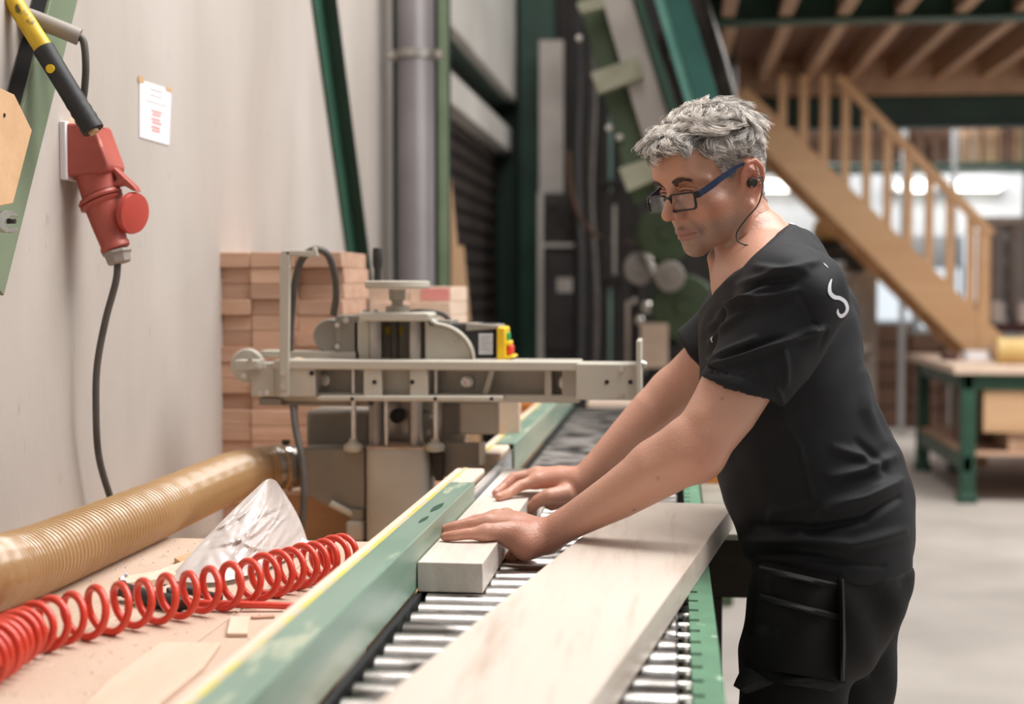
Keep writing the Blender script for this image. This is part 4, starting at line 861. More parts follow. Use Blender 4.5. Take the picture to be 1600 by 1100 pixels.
ro = thing('paper_roll', 'pale yellow roll lying on the green workbench at the right edge', 'roll', (lg[0], 9.8, BZ)); surf('roll_yellow', '#d9bd84', '#c8a869', 6., .7)
MB().lathe((atY(1562, 523, 9.7)[0], 9.8, BZ + .085), (1, 0, .0), [(.03, .02), (.03, 0), (.082, 0), (.085, .005), (.085, .7), (0, .7)], 28).build('roll', 'roll_yellow', ro); MB().lathe((atY(1562, 523, 9.7)[0] - .02, 9.8, BZ + .085), (1, 0, 0), [(0, 0), (.028, 0), (.028, .05), (0, .05)], 16).build('core', 'wood_ply', ro)
for a, sx, h, m_, nm, lab_ in ((1475, .10, .03, 'dark_red', 'red_tool_box', 'small dark red box on the left end of the green workbench'), (1510, .14, .05, 'paper', 'white_carton', 'small white carton in the middle of the green workbench'), (1552, .05, .08, 'pale_grey', 'grey_tin', 'small grey tin next to the yellow roll')):
    x_ = atY(a, 540, 10.2)[0]; t = thing(nm, lab_, 'box', (x_, 10.2, BZ)); MB().box((x_, 10.2, BZ + .0005), (x_ + sx, 10.35, BZ + h)).build('body', m_, t, bevel=.006); MB().box((x_ - .003, 10.195, BZ + h), (x_ + sx + .003, 10.355, BZ + h + .012)).build('lid', m_, t, bevel=.003)
# ---------------------------------------------------------------- dust filter with hanging bags
df = thing('dust_filter', 'dust filter with hanging grey bags in a dark red frame at the right edge', 'filter', tuple(atY(1575, 600, 12.7) * [1, 1, 0]))
for a in (1558, 1592, 1626):
    p = atY(a, 352, 12.7); r_ = atY(a, 500, 12.7); rr = 16 * 12.7 / FPX
    MB().lathe((p[0], 12.75, r_[2]), (0, 0, 1), [(0, -.05), (rr * .6, -.04), (rr, .05)] + [(rr * (1.0 if j % 2 else .94), .05 + (p[2] - r_[2]) * (j + .5) / 8) for j in range(8)] + [(rr, p[2] - r_[2]), (0, p[2] - r_[2] + .02)], 24).build('filter_bag', 'bag_grey', df)
for a in (1536, 1600, 1645): pbox(a, 345, a + 8, 640, 12.9, 12.98, True).build('post', 'dark_red', df, bevel=.006)
pbox(1534, 338, 1660, 350, 12.6, 13.0).build('top_frame', 'pale_grey', df, bevel=.006); pbox(1534, 505, 1660, 520, 12.6, 13.0).build('collar', 'dark_red', df, bevel=.006)
for a in (1550, 1590): pbox(a, 470, a + 22, 560, 12.62, 12.7).build('collector_sack', 'bag_plastic', df, bevel=.03)
# ---------------------------------------------------------------- rack of upright boards, upper right
br = thing('board_rack', 'green shelf rack full of upright boards above the stair rail', 'rack', tuple(atY(1520, 600, 14.0) * [1, 1, 0]))
pbox(1180, 254, 1640, 266, 13.9, 14.6).build('shelf', 'green_deep', br, bevel=.006); pbox(1180, 160, 1640, 178, 13.95, 14.05).build('top_beam', 'black', br)
for a in (1408, 1487): pbox(a, 178, a + 10, 420, 13.85, 13.95, True).build('post', 'far_white', br, bevel=.006)
for a in (1600, 1180): pbox(a, 178, a + 10, 420, 13.85, 13.95, True).build('post', 'green_deep', br, bevel=.006)
r2 = random.Random(4); a = 1192; nb1 = nb2 = 0
while a < 1640:
    w_ = r2.uniform(7, 13); dark = a < 1483; m_ = 'wood_deck' if dark else r2.choice(('wood_shelf', 'wood_shelf', 'wood_end', 'wood_deck'))
    nb1 += dark; nb2 += not dark
    top = 186 + r2.uniform(-6, 10)
    one(pbox(a, top, a + w_ - 1.2, 253.5, 14.12 + r2.uniform(0, .08), 14.3), 'rack_board', m_, 'upright dark board in the left half of the upper rack, %s from the left' % (ORD[nb1 - 1] if nb1 <= 20 else 'twenty-' + ORD[nb1 - 21]) if dark else 'upright board in the right half of the upper rack, %s from the left' % ORD[nb2 - 1], 'board', 'dark boards in the upper rack' if dark else 'boards in the right half of the upper rack', bevel=.004); a += w_
# ---------------------------------------------------------------- machine behind the back of the worker
bs = thing('band_saw', 'grey band saw with a dark arm behind the shoulder of the worker', 'machine', tuple(atY(1350, 640, 11.8) * [1, 1, 0]))
pbox(1318, 408, 1372, 640, 12.6, 12.95, True).build('cabinet', 'pale_grey', bs, bevel=.02); pbox(1270, 385, 1335, 408, 12.5, 12.8).build('arm', 'black_plastic', bs, bevel=.02); pbox(1330, 340, 1352, 425, 12.55, 12.75).build('column', 'cabinet_dark', bs, bevel=.01); pbox(1276, 374, 1330, 385, 12.6, 12.8).build('head', 'cabinet_dark', bs, bevel=.03); pbox(1262, 425, 1330, 436, 12.4, 12.9).build('saw_table', 'steel', bs, bevel=.006)
p = atY(1348, 541, 12.4); MB().lathe(p, (0, -1, 0), [(0, -.2), (.05, -.2), (.06, 0), (.03, .02), (0, .02)], 18).build('knob', 'bright_steel', bs)
one(MB().lathe(atY(1296, 374, 12.6) * [1, 0, 1] + [0, 12.7, .001], (0, 0, 1), [(0, 0), (.11, 0), (.14, .05), (.12, .14), (.06, .21), (.03, .26), (0, .27)], 20), 'sack', 'sack', 'tan sack on the head of the machine behind the shoulder', 'sack')
# low dark crates along the back wall
for k, (a0, a1, b0) in enumerate(((1366, 1420, 505), (1424, 1470, 520), (1474, 1545, 510))):
    p = atY(a0, b0, 14.6); r = atY(a1, b0, 14.6); t = thing('slatted_crate', ('dark slatted crate against the back wall, left of three', 'dark slatted crate against the back wall, middle of three', 'dark slatted crate against the back wall, right of three')[k], 'crate', ((p[0] + r[0]) / 2, 14.8, 0))
    n = 5; h = p[2] / n
    for j in range(n): MB().box((p[0], 14.6, j * h + .01), (r[0], 14.63, (j + 1) * h - .01)).build('slat', 'wood_deck', t, bevel=.004)
    MB().box((p[0], 14.63, 0), (r[0], 15.1, p[2] - .01)).build('body', 'wood_dark', t)
# ---------------------------------------------------------------- the worker: surfaces grown from swept shapes
class Grid:
    def __init__(s, lo, hi, h):
        s.h = h; s.lo = np.asarray(lo, float); n = np.ceil((np.asarray(hi, float) - s.lo) / h).astype(int) + 1
        s.a = np.full(n, .05, np.float32); s.ax = [s.lo[i] + h * np.arange(n[i]) for i in range(3)]
    def _sub(s, lo, hi):
        sl = []
        for i in range(3):
            a = max(0, int((lo[i] - s.lo[i]) / s.h) - 1); b = min(s.a.shape[i], int((hi[i] - s.lo[i]) / s.h) + 3); sl.append(slice(a, max(a, b)))
        g = np.meshgrid(*[s.ax[i][sl[i]].astype(np.float32) for i in range(3)], indexing='ij'); return tuple(sl), np.stack(g, -1)
    def op(s, prim, k=.01, cut=False):
        f, lo, hi = prim; m = k + .006; sl, P = s._sub(lo - m, hi + m)
        if P.size == 0: return s
        b = f(P).astype(np.float32); a = s.a[sl]
        if cut: b = -b; h = np.clip(.5 - .5 * (b - a) / k, 0, 1); s.a[sl] = b * (1 - h) + a * h + k * h * (1 - h)
        else: h = np.clip(.5 + .5 * (b - a) / k, 0, 1); s.a[sl] = b * (1 - h) + a * h - k * h * (1 - h)
        return s
    def keep(s, fun, k=.003):                      # intersect with fun(P) < 0 over the whole grid
        for i0 in range(0, s.a.shape[0], 24):
            g = np.meshgrid(s.ax[0][i0:i0 + 24], s.ax[1], s.ax[2], indexing='ij'); b = fun(np.stack(g, -1)).astype(np.float32); a = s.a[i0:i0 + 24]
            h = np.clip(.5 - .5 * (b - a) / k, 0, 1); s.a[i0:i0 + 24] = b * (1 - h) + a * h + k * h * (1 - h)
        return s
    def nets(s):
        a = s.a; S = a < 0; n = np.array(a.shape) - 1
        cnt = np.zeros(n, np.int8)
        for d in np.ndindex(2, 2, 2): cnt += S[d[0]:d[0] + n[0], d[1]:d[1] + n[1], d[2]:d[2] + n[2]]
        I = np.argwhere((cnt > 0) & (cnt < 8)); idx = np.full(n, -1, np.int64); idx[tuple(I.T)] = np.arange(len(I))
        cor = {d: a[I[:, 0] + d[0], I[:, 1] + d[1], I[:, 2] + d[2]] for d in np.ndindex(2, 2, 2)}
        acc = np.zeros((len(I), 3)); num = np.zeros(len(I))
        for d in np.ndindex(2, 2, 2):
            for ax in range(3):
                if d[ax]: continue
                e = list(d); e[ax] = 1; e = tuple(e); p, q_ = cor[d], cor[e]; m = (p < 0) != (q_ < 0)
                t = np.where(m, p / np.where(m, p - q_, 1), 0); v = np.tile(np.array(d, float), (len(I), 1)); v[:, ax] = t; acc += v * m[:, None]; num += m
        V = s.lo + s.h * (I + acc / num[:, None]); Fs = []
        for ax in range(3):
            o = [x_ for x_ in range(3) if x_ != ax]; A = [slice(None)] * 3; B = [slice(None)] * 3; A[ax] = slice(0, -1); B[ax] = slice(1, None)
            E = np.argwhere(S[tuple(A)] != S[tuple(B)]); E = E[(E[:, o[0]] > 0) & (E[:, o[1]] > 0) & (E[:, o[0]] < n[o[0]]) & (E[:, o[1]] < n[o[1]])]
            c = []
            for d0, d1 in ((-1, -1), (0, -1), (0, 0), (-1, 0)):
                J = E.copy(); J[:, o[0]] += d0; J[:, o[1]] += d1; c.append(idx[tuple(J.T)])
            Q = np.stack(c, 1); neg = S[tuple(E.T)]; flip = neg if ax != 1 else ~neg
            Q = np.where(flip[:, None], Q, Q[:, ::-1]); Fs.append(Q)
        return V, np.concatenate(Fs)
def bounds(P, r): P = np.asarray(P, float); r = float(np.max(r)); return P.min(0) - r, P.max(0) + r
def sweep(nodes, a, b=None, B=(0, 1, 0)):
    P = np.asarray(nodes, np.float32); a = np.broadcast_to(np.asarray(a, np.float32), (len(P),)); b = a if b is None else np.broadcast_to(np.asarray(b, np.float32), (len(P),)); B = (np.asarray(B, float) / np.linalg.norm(B)).astype(np.float32); rnd_ = np.allclose(a, b)
    def f(X):
        out = None
        for i in range(len(P) - 1):
            d = P[i + 1] - P[i]; t = np.clip(((X - P[i]) @ d) / (d @ d), 0, 1); v = X - P[i] - t[..., None] * d; ra = a[i] + (a[i + 1] - a[i]) * t
            if rnd_: e = np.sqrt(np.einsum('...i,...i', v, v)) - ra
            else:
                rb = b[i] + (b[i + 1] - b[i]) * t; vb = v @ B; vn = np.sqrt(np.maximum(np.einsum('...i,...i', v, v) - vb * vb, 0)); k0 = np.sqrt((vn / ra) ** 2 + (vb / rb) ** 2); k1 = np.sqrt((vn / ra ** 2) ** 2 + (vb / rb ** 2) ** 2) + 1e-9; e = k0 * (k0 - 1) / k1
            out = e if out is None else np.minimum(out, e)
        return out
    lo, hi = bounds(P, max(a.max(), b.max())); return f, lo, hi
def ell(c, r, R=None):
    c = np.asarray(c, np.float32); r = np.asarray(r, np.float32); R = (np.eye(3) if R is None else np.asarray(R)).astype(np.float32)
    def f(X):
        v = (X - c) @ R; k0 = np.sqrt(((v / r) ** 2).sum(-1)); k1 = np.sqrt(((v / r ** 2) ** 2).sum(-1)) + 1e-9; return k0 * (k0 - 1) / k1
    return f, c - r.max(), c + r.max()
def rotY(d): c, s = math.cos(math.radians(d)), math.sin(math.radians(d)); return np.array([[c, 0, s], [0, 1, 0], [-s, 0, c]])
def rotZ(d): c, s = math.cos(math.radians(d)), math.sin(math.radians(d)); return np.array([[c, -s, 0], [s, c, 0], [0, 0, 1]])
def vnormals(V, F):
    a, b, c, d = (V[F[:, i]] for i in range(4)); n = np.cross(c - a, d - b); N = np.zeros_like(V)
    for i in range(4):
        for j in range(3): N[:, j] += np.bincount(F[:, i], n[:, j], len(V))
    return N / (np.linalg.norm(N, axis=1)[:, None] + 1e-12)
def relax(V, F, it=2, lam=.5):
    E = np.concatenate([F[:, [0, 1]], F[:, [1, 2]], F[:, [2, 3]], F[:, [3, 0]]]); E = np.concatenate([E, E[:, ::-1]]); n = len(V); V = V.copy(); K = np.maximum(np.bincount(E[:, 0], minlength=n), 1)
    for _ in range(it):
        S = np.stack([np.bincount(E[:, 0], V[E[:, 1], j], n) for j in range(3)], 1); V += lam * (S / K[:, None] - V)
    return V
def fast_mesh(name, V, F, mat, parent, O=(0, 0, 0), colors=None):
    me = bpy.data.meshes.new(name); V = np.asarray(V) - O; k = F.shape[1]
    me.vertices.add(len(V)); me.vertices.foreach_set('co', V.astype(np.float32).ravel()); me.loops.add(F.size); me.loops.foreach_set('vertex_index', F.astype(np.int32).ravel())
    me.polygons.add(len(F)); me.polygons.foreach_set('loop_start', (np.arange(len(F)) * k).astype(np.int32)); me.polygons.foreach_set('use_smooth', np.ones(len(F), bool)); me.update(calc_edges=True); me.validate()
    if colors is not None:
        at = me.color_attributes.new('tone', 'FLOAT_COLOR', 'POINT'); at.data.foreach_set('color', np.c_[colors, np.ones(len(colors))].astype(np.float32).ravel())
    me.materials.append(M_[mat]); o = bpy.data.objects.new(name, me); COL.objects.link(o)
    if parent: o.parent = parent; ORG[o.name] = org(parent)
    return o
def attr_mat(name, rough=.5, sss=0., bump=0., bscale=300., spec=.4, aniso=0, sssr=(.01, .004, .002)):
    m, nt, b = _new(name); N = nt.nodes; L = nt.links; at = N.new('ShaderNodeVertexColor'); at.layer_name = 'tone'; L.new(at.outputs[0], b.inputs['Base Color'])
    b.inputs['Roughness'].default_value = rough; b.inputs['Specular IOR Level'].default_value = spec
    if sss: b.inputs['Subsurface Weight'].default_value = sss; b.inputs['Subsurface Radius'].default_value = sssr; b.inputs['Subsurface Scale'].default_value = 1.
    if bump:
        tc = N.new('ShaderNodeTexCoord'); nz = N.new('ShaderNodeTexNoise'); nz.inputs['Scale'].default_value = bscale; nz.inputs['Detail'].default_value = 4; L.new(tc.outputs['Object'], nz.inputs[0])
        bp = N.new('ShaderNodeBump'); bp.inputs['Strength'].default_value = bump; bp.inputs['Distance'].default_value = .001; L.new(nz.outputs['Fac'], bp.inputs['Height']); L.new(bp.outputs[0], b.inputs['Normal'])
    return m
attr_mat('skin', .38, .10, .7, 260., .55); attr_mat('hair', .42, 0, 0, 0, .5)
surf('shirt', '#101116', '#0d0e12', 30., .74, bump=.08, bscale=900, spec=.38)
surf('trouser', '#151414', '#111010', 18., .85, bump=.12, bscale=500, spec=.3, dots=('#232120', 14., .60))
surf('trouser_seam', '#222120', '#1c1b1a', 40., .85, bump=.2, bscale=700)
surf('glasses_black', '#15161a', '#15161a', 5., .3, spec=.5); surf('glasses_blue', '#1b2c4c', '#172743', 8., .35)
surf('white_print', '#d9d8dc', '#d0cfd4', 20., .7); surf('cord_black', '#191817', '#191817', 10., .5)
m, nt, b = _new('lens'); tr = nt.nodes.new('ShaderNodeBsdfTransparent'); gs_ = nt.nodes.new('ShaderNodeBsdfGlossy'); gs_.inputs['Roughness'].default_value = .03; mx_ = nt.nodes.new('ShaderNodeMixShader'); mx_.inputs[0].default_value = .06
nt.links.new(tr.outputs[0], mx_.inputs[1]); nt.links.new(gs_.outputs[0], mx_.inputs[2]); nt.links.new(mx_.outputs[0], nt.nodes['Material Output'].inputs[0])

MY = 2.34                                    # the worker's middle plane
man = thing('person', 'man in black T-shirt and work trousers leaning over the conveyor, both hands on a block', 'person', (.22, MY, 0))
MO = np.array([.22, MY, 0])
# ---- head frame: x forward, y to his left, z up, origin between the ears
def head_rot(yaw, p, roll):
    yaw, p, roll = map(math.radians, (yaw, p, roll)); fh = np.array([-math.cos(yaw), -math.sin(yaw), 0]); l = np.array([math.sin(yaw), -math.cos(yaw), 0]); Z = np.array([0, 0, 1.])
    ff = fh * math.cos(p) - Z * math.sin(p); u = Z * math.cos(p) + fh * math.sin(p)
    return np.stack([ff, l * math.cos(roll) + u * math.sin(roll), u * math.cos(roll) - l * math.sin(roll)], 1)
HM = head_rot(37, 16.5, 1.0); HS = .905; HO = np.array([.0675, 2.33, 1.5165])
def h2w(P): return HO + HS * (np.asarray(P, float) @ HM.T)
def w2h(P): return ((np.asarray(P, float) - HO) / HS) @ HM
g = Grid((-.135, -.115, -.20), (.15, .115, .16), .0018)
def both(fun, k=.01, cut=False):
    for s_ in (1, -1): g.op(fun(s_), k, cut)
g.op(ell((-.008, 0, .048), (.088, .074, .083)), .01)
g.op(ell((.038, 0, .05), (.060, .064, .060)), .03)
g.op(ell((.036, 0, -.018), (.052, .056, .07)), .03)
g.op(sweep([(.083, 0, .084), (.089, 0, .050)], .02, .050), .02)
both(lambda s: sweep([(.075, .006 * s, -.080), (.05, .036 * s, -.070), (.014, .054 * s, -.048), (.004, .060 * s, -.012)], [.016, .017, .018, .015]), .02)
g.op(ell((.075, 0, -.083), (.016, .020, .0145)), .014)
both(lambda s: ell((.058, .046 * s, -.012), (.026, .018, .017)), .022)
both(lambda s: ell((.045, .040 * s, -.045), (.03, .016, .03)), .025)
both(lambda s: sweep([(.093, .004 * s, .033), (.090, .024 * s, .038), (.081, .042 * s, .037), (.062, .056 * s, .026)], [.009, .010, .010, .009]), .012)
both(lambda s: ell((.103, .031 * s, .014), (.019, .020, .0125)), .014, True)
g.op(sweep([(.091, 0, .030), (.102, 0, .010), (.1145, 0, -.010), (.1185, 0, -.017)], [.0085, .0085, .0100, .0112]), .010)
both(lambda s: ell((.103, .0125 * s, -.0205), (.0125, .0075, .0085)), .006)
g.op(ell((.078, 0, -.046), (.021, .029, .030)), .018)
both(lambda s: ell((.079, .031 * s, .014), (.0135, .0155, .0135)), .006)
both(lambda s: sweep([(.0935, .018 * s, .019), (.0955, .031 * s, .0215), (.088, .046 * s, .0165)], [.0030, .0034, .0026]), .004)
both(lambda s: sweep([(.0975, .018 * s, .0235), (.0985, .031 * s, .0265), (.090, .046 * s, .0215)], .0011), .003, True)
both(lambda s: sweep([(.092, .020 * s, .0045), (.0925, .031 * s, .0025), (.0865, .044 * s, .005)], .0016), .005, True)
both(lambda s: sweep([(.0955, .024 * s, -.026), (.086, .034 * s, -.046), (.080, .036 * s, -.058)], .0020), .010, True)
g.op(sweep([(.1035, -.004, -.049), (.1045, 0, -.0495), (.1035, .004, -.049)], .0042), .006)
both(lambda s: sweep([(.1030, .003 * s, -.0505), (.0975, .013 * s, -.0520), (.0855, .025 * s, -.0565)], [.0040, .0038, .0020]), .005)
both(lambda s: sweep([(.1000, .0 * s, -.0625), (.0955, .012 * s, -.0620), (.0850, .024 * s, -.0580)], [.0050, .0046, .0022]), .005)
both(lambda s: sweep([(.112, .0 * s, -.0565), (.104, .012 * s, -.0570), (.0880, .027 * s, -.0580)], .0017), .0025, True)
g.op(sweep([(.098, -.012, -.0735), (.0985, 0, -.0745), (.098, .012, -.0735)], .0035), .010, True)
both(lambda s: ell((.1075, .0065 * s, -.0285), (.0055, .0032, .0035)), .003, True)
both(lambda s: ell((.030, .074 * s, .028), (.022, .008, .02)), .03, True)
# ears
def ear(s):
    q_ = lambda x_, y_, z_: (x_, y_ * s, z_)
    g.op(ell(q_(-.010, .070, .006), (.017, .010, .030), rotY(-10)), .008)
    g.op(sweep([q_(.002, .070, .004), q_(.003, .076, .020), q_(-.006, .082, .034), q_(-.020, .086, .035), q_(-.029, .087, .022), q_(-.029, .085, .004), q_(-.022, .081, -.012), q_(-.011, .075, -.023)], [.004, .0042, .0044, .0046, .0046, .0044, .0044, .0055]), .004)
    g.op(sweep([q_(-.006, .078, .026), q_(-.018, .080, .016), q_(-.018, .079, -.004), q_(-.009, .076, -.012)], [.003, .0036, .0036, .0034]), .004)
    g.op(ell(q_(-.008, .073, -.025), (.0085, .0055, .010)), .005)
    g.op(ell(q_(.003, .073, .001), (.004, .005, .007)), .004)
    g.op(ell(q_(-.008, .086, .004), (.009, .011, .011)), .004, True)
    g.op(sweep([q_(-.010, .089, .028), q_(-.022, .091, .022), q_(-.024, .090, .006)], .0028), .003, True)
ear(1); ear(-1)
# neck in the head frame, from world points
nk = [w2h(atY(a, b_, y_)) for a, b_, y_ in ((1142, 285, MY), (1155, 335, MY), (1173, 378, MY), (1180, 420, MY))]
g.op(sweep(nk, [.046, .051, .058, .068]), .022)
for s_, ys in ((1, 2.262), (-1, 2.41)):
    ms = [w2h(atY(a, b_, y_)) for a, b_, y_ in ((1172, 322, ys + .014 * s_), (1158, 362, ys + .018 * s_), (1140, 402, ys + .035 * s_), (1122, 444, ys + .06 * s_))]; g.op(sweep(ms, [.008, .010, .010, .009]), .014)
ad = [w2h(atY(a, b_, MY)) for a, b_ in ((1118, 405), (1122, 430))]; g.op(sweep(ad, [.014, .012]), .02)
V, F = g.nets(); V = relax(V, F, 2, .45)
HV, HF = V.copy(), F                              # head surface in its own frame
x_, y_, z_ = V.T; ay = np.abs(y_)
base = np.array([.53, .272, .180]); col = np.tile(base, (len(V), 1))
def blob(c, r): return np.exp(-(((V - np.array(c)) / np.array(r)) ** 2).sum(1))
def blob2(c, r): return blob(c, r) + blob((c[0], -c[1], c[2]), r)
def tint(wt, c): 
    global col
    wt = np.clip(wt, 0, 1)[:, None]; col = col * (1 - wt) + np.array(c) * wt
tint(.55 * blob2((.06, .045, -.02), (.03, .025, .025)), (.52, .20, .135)); tint(.6 * blob((.115, 0, -.018), (.014, .016, .014)), (.50, .17, .115))
tint(.75 * blob2((-.015, .085, .01), (.03, .016, .04)), (.60, .17, .11)); tint(.4 * blob((.09, 0, .07), (.03, .06, .02)), (.55, .29, .185))
jaw = np.clip((-.030 - z_) / .02, 0, 1) * np.clip((x_ - .0) / .03, 0, 1) * np.clip((z_ + .125) / .02, 0, 1); jaw *= 1 - .8 * blob2((.05, .05, -.025), (.03, .02, .018)); jaw *= np.clip((x_ + 1.0 * (-.03 - z_) - .005) / .03, 0, 1)
tint(.7 * jaw, (.25, .175, .14)); tint(.25 * blob((.1, 0, -.040), (.012, .022, .009)), (.20, .14, .11))
lipm = np.exp(-((z_ + .057) / .0075) ** 2) * (x_ > .086) * np.clip((.026 - ay) / .006, 0, 1); tint(.65 * lipm, (.42, .13, .10)); tint(.6 * np.exp(-((z_ + .0572) / .0016) ** 2) * (x_ > .08) * np.clip((.028 - ay) / .004, 0, 1), (.16, .05, .04))  # last tint paints the shade in the crease between the lips
tint(.35 * blob2((.092, .032, .014), (.02, .02, .014)), (.40, .19, .13))
tint(.25 * (x_ < .02) * (z_ < -.05), (.52, .24, .16))
head_V, head_C = h2w(V), col
# ---- body, arms and hands in world space
def Y(a, b_, y_): return atY(a, b_, y_)
PX = MY / FPX
TOR = [(1118, 440, 1243, 366, .078), (1104, 472, 1296, 415, .150), (1093, 530, 1338, 498, .185), (1096, 600, 1346, 575, .182), (1108, 668, 1370, 655, .168), (1122, 728, 1400, 735, .162), (1148, 800, 1412, 795, .168), (1164, 850, 1421, 862, .174)]
tc_ = [Y((a + c) / 2, (b_ + d_) / 2, MY) for a, b_, c, d_, _ in TOR]; ta = [math.hypot(c - a, d_ - b_) / 2 * PX for a, b_, c, d_, _ in TOR]; tw = [t[4] for t in TOR]
G2 = Grid((-.37, 1.98, .90), (.46, 2.72, 1.50), .0027)
G2.op(sweep(tc_[:5], np.array(ta[:5]) - .014, np.array(tw[:5]) - .014), .01)
G2.op(sweep([Y(1176, 375, MY), Y(1184, 425, MY)], [.054, .058]), .03)
# near (left) arm
nS, nE, nW = Y(1236, 478, 2.135), Y(1084, 706, 2.10), Y(856, 836, 2.165)
def lerp(a, b_, t): return a + (b_ - a) * t
G2.op(sweep([Y(1200, 425, 2.25), nS], [.05, .062]), .03)
up_ = np.array([0, 0, 1.])
G2.op(sweep([nS, lerp(nS, nE, .35) + [-.004, 0, .004], lerp(nS, nE, .7) + [.002, 0, 0], nE], [.060, .054, .048, .041]), .02)
G2.op(ell(nE + [.012, -.006, -.006], (.026, .026, .026)), .02)                                        # elbow point
G2.op(sweep([nE, lerp(nE, nW, .22) + [-.004, 0, .002], lerp(nE, nW, .5), lerp(nE, nW, .8), nW], [.0405, .0425, .0355, .0265, .0245], [.036, .040, .034, .028, .0275]), .015)
G2.op(sweep([nE + [-.02, 0, .022], lerp(nE, nW, .3) + [-.004, 0, .026]], [.02, .016]), .02)         # brachioradialis
for P_ in ([.18, .034, -.012], [.30, .032, .004], [.45, .027, -.004], [.62, .022, .006], [.78, .018, .0]),:
    vp = [lerp(nE, nW, t) + np.array([0, -r0 * .92, dz]) for t, r0, dz in P_]; G2.op(sweep(vp, .0034), .006)
for k_, (t0, t1, dz0, dz1) in enumerate(((.25, .95, .030, .018), (.5, .98, .018, .002))): G2.op(sweep([lerp(nE, nW, t0) + [0, -.012, dz0], lerp(nE, nW, t1) + [0, -.010, dz1]], [.006, .004]), .010)
G2.op(sweep([nS + [-.03, -.035, -.05], lerp(nS, nE, .75) + [-.012, -.030, .0]], [.022, .016]), .02)
# far (right) arm
fS, fE, fW = Y(1216, 470, 2.545), Y(1052, 612, 2.60), Y(908, 752, 2.585)
G2.op(sweep([Y(1200, 425, 2.43), fS], [.05, .062]), .03)
G2.op(sweep([fS, lerp(fS, fE, .35), lerp(fS, fE, .7), fE], [.060, .053, .046, .040]), .02)
G2.op(sweep([fE, lerp(fE, fW, .22), lerp(fE, fW, .5), lerp(fE, fW, .8), fW], [.040, .041, .034, .026, .024], [.036, .038, .034, .028, .028]), .015)
TOPZ = ZR + .0405
def finger(J, r, k=.004): G2.op(sweep(J, r), k)
def fl(a, b_, z_): return atZ(a, b_, z_)          # a joint at a known height above the floor
# near hand: palm down, fingers along the block top
r_ = .0073
pk_ = [fl(757, 833, TOPZ + .013), fl(731, 834, TOPZ + .0125), fl(711, 837, TOPZ + .0095), fl(695, 838.5, TOPZ + .0072)]
finger(pk_, [.0098, .0086, .0080, .0068])
rg_ = [fl(760, 818, TOPZ + .016), fl(732, 818.5, TOPZ + .0155), fl(710, 823, TOPZ + .0115), fl(694.5, 826.5, TOPZ + .008)]
finger(rg_, [.0104, .0092, .0086, .0072])
md_ = [rg_[0] + [.010, .021, .004], rg_[1] + [.010, .022, .002], rg_[2] + [.010, .022, -.001], rg_[3] + [.008, .022, 0]]
finger(md_, [.0106, .0094, .0088, .0074])
ix_ = [md_[0] + [.014, .020, .0], md_[1] + [.018, .022, 0], md_[2] + [.020, .022, -.001], md_[3] + [.020, .022, 0]]
finger(ix_, [.0106, .0092, .0086, .0072])
heel = Y(822, 853, 2.140)
nWp = nW + [-.006, 0, .0]
for mc, rr in ((pk_[0], .0125), (rg_[0], .013), (md_[0], .0135), (ix_[0], .013)):
    G2.op(sweep([nWp, lerp(nWp, mc, .55) + [0, 0, .004], mc], [.019, .0155, rr * .92]), .010)
for mc in (pk_[0], rg_[0], md_[0]): G2.op(sweep([lerp(nWp, mc, .35) + [0, 0, .016], mc + [.004, 0, .010]], [.0028, .0032]), .006)
for mc in (pk_[0], rg_[0], md_[0], ix_[0]): G2.op(ell(mc + [.003, 0, .004], (.0095, .0085, .0085)), .006)
G2.op(sweep([heel, Y(796, 843, 2.135)], [.0195, .013]), .014); G2.op(sweep([nW + [0, 0, -.004], heel], [.022, .018]), .014)
th = [Y(826, 852, 2.205), Y(806, 862, 2.215), Y(796, 872, 2.21)]; finger(th, [.013, .0105, .0088], .008)
# far hand: index and middle on the block, thumb at its side
B1 = 2.583
ix2 = [Y(838, 752, 2.585), Y(812, 759, 2.570), Y(795, 771, 2.553), fl(779, 776.5, TOPZ + .0075)]
finger(ix2, [.0115, .0100, .0090, .0075])
md2 = [Y(838, 742, 2.605), Y(803, 747, 2.600), Y(788, 760, 2.586), fl(775, 770.5, TOPZ + .0075)]
finger(md2, [.0118, .0104, .0092, .0078])
rg2 = [md2[0] + [.003, .022, -.002], md2[1] + [.004, .022, -.002], md2[2] + [.003, .020, -.001], md2[3] + [.006, .019, 0]]; finger(rg2, [.0112, .0096, .0086, .0074])
pk2 = [rg2[0] + [.006, .020, -.004], rg2[1] + [.014, .020, -.006], rg2[2] + [.014, .018, -.004], rg2[3] + [.016, .016, 0]]; finger(pk2, [.010, .0088, .0080, .0068])
for mc, rr in ((ix2[0], .0135), (md2[0], .0135), (rg2[0], .013), (pk2[0], .012)):
    G2.op(sweep([fW + [-.004, 0, 0], lerp(fW, mc, .5) + [0, 0, .004], mc], [.020, .0165, rr]), .010)
for mc in (ix2[0], md2[0]): G2.op(sweep([lerp(fW, mc, .3) + [0, -.004, .018], mc + [.004, -.002, .010]], [.003, .0034]), .006)
for mc in (ix2[0], md2[0]): G2.op(ell(mc + [.002, -.002, .005], (.0098, .0095, .0085)), .006)
th2 = [Y(882, 772, 2.560), Y(858, 776, 2.545), Y(840, 783, 2.552), Y(828, 795, 2.560)]; finger(th2, [.0165, .0145, .0115, .0098], .010)
G2.op(sweep([Y(888, 774, 2.575), Y(862, 786, 2.575)], [.018, .014]), .014)
V, F = G2.nets(); V = relax(V, F, 1, .4)
col = np.tile(np.array([.585, .315, .225]), (len(V), 1)); x_, y_, z_ = V.T
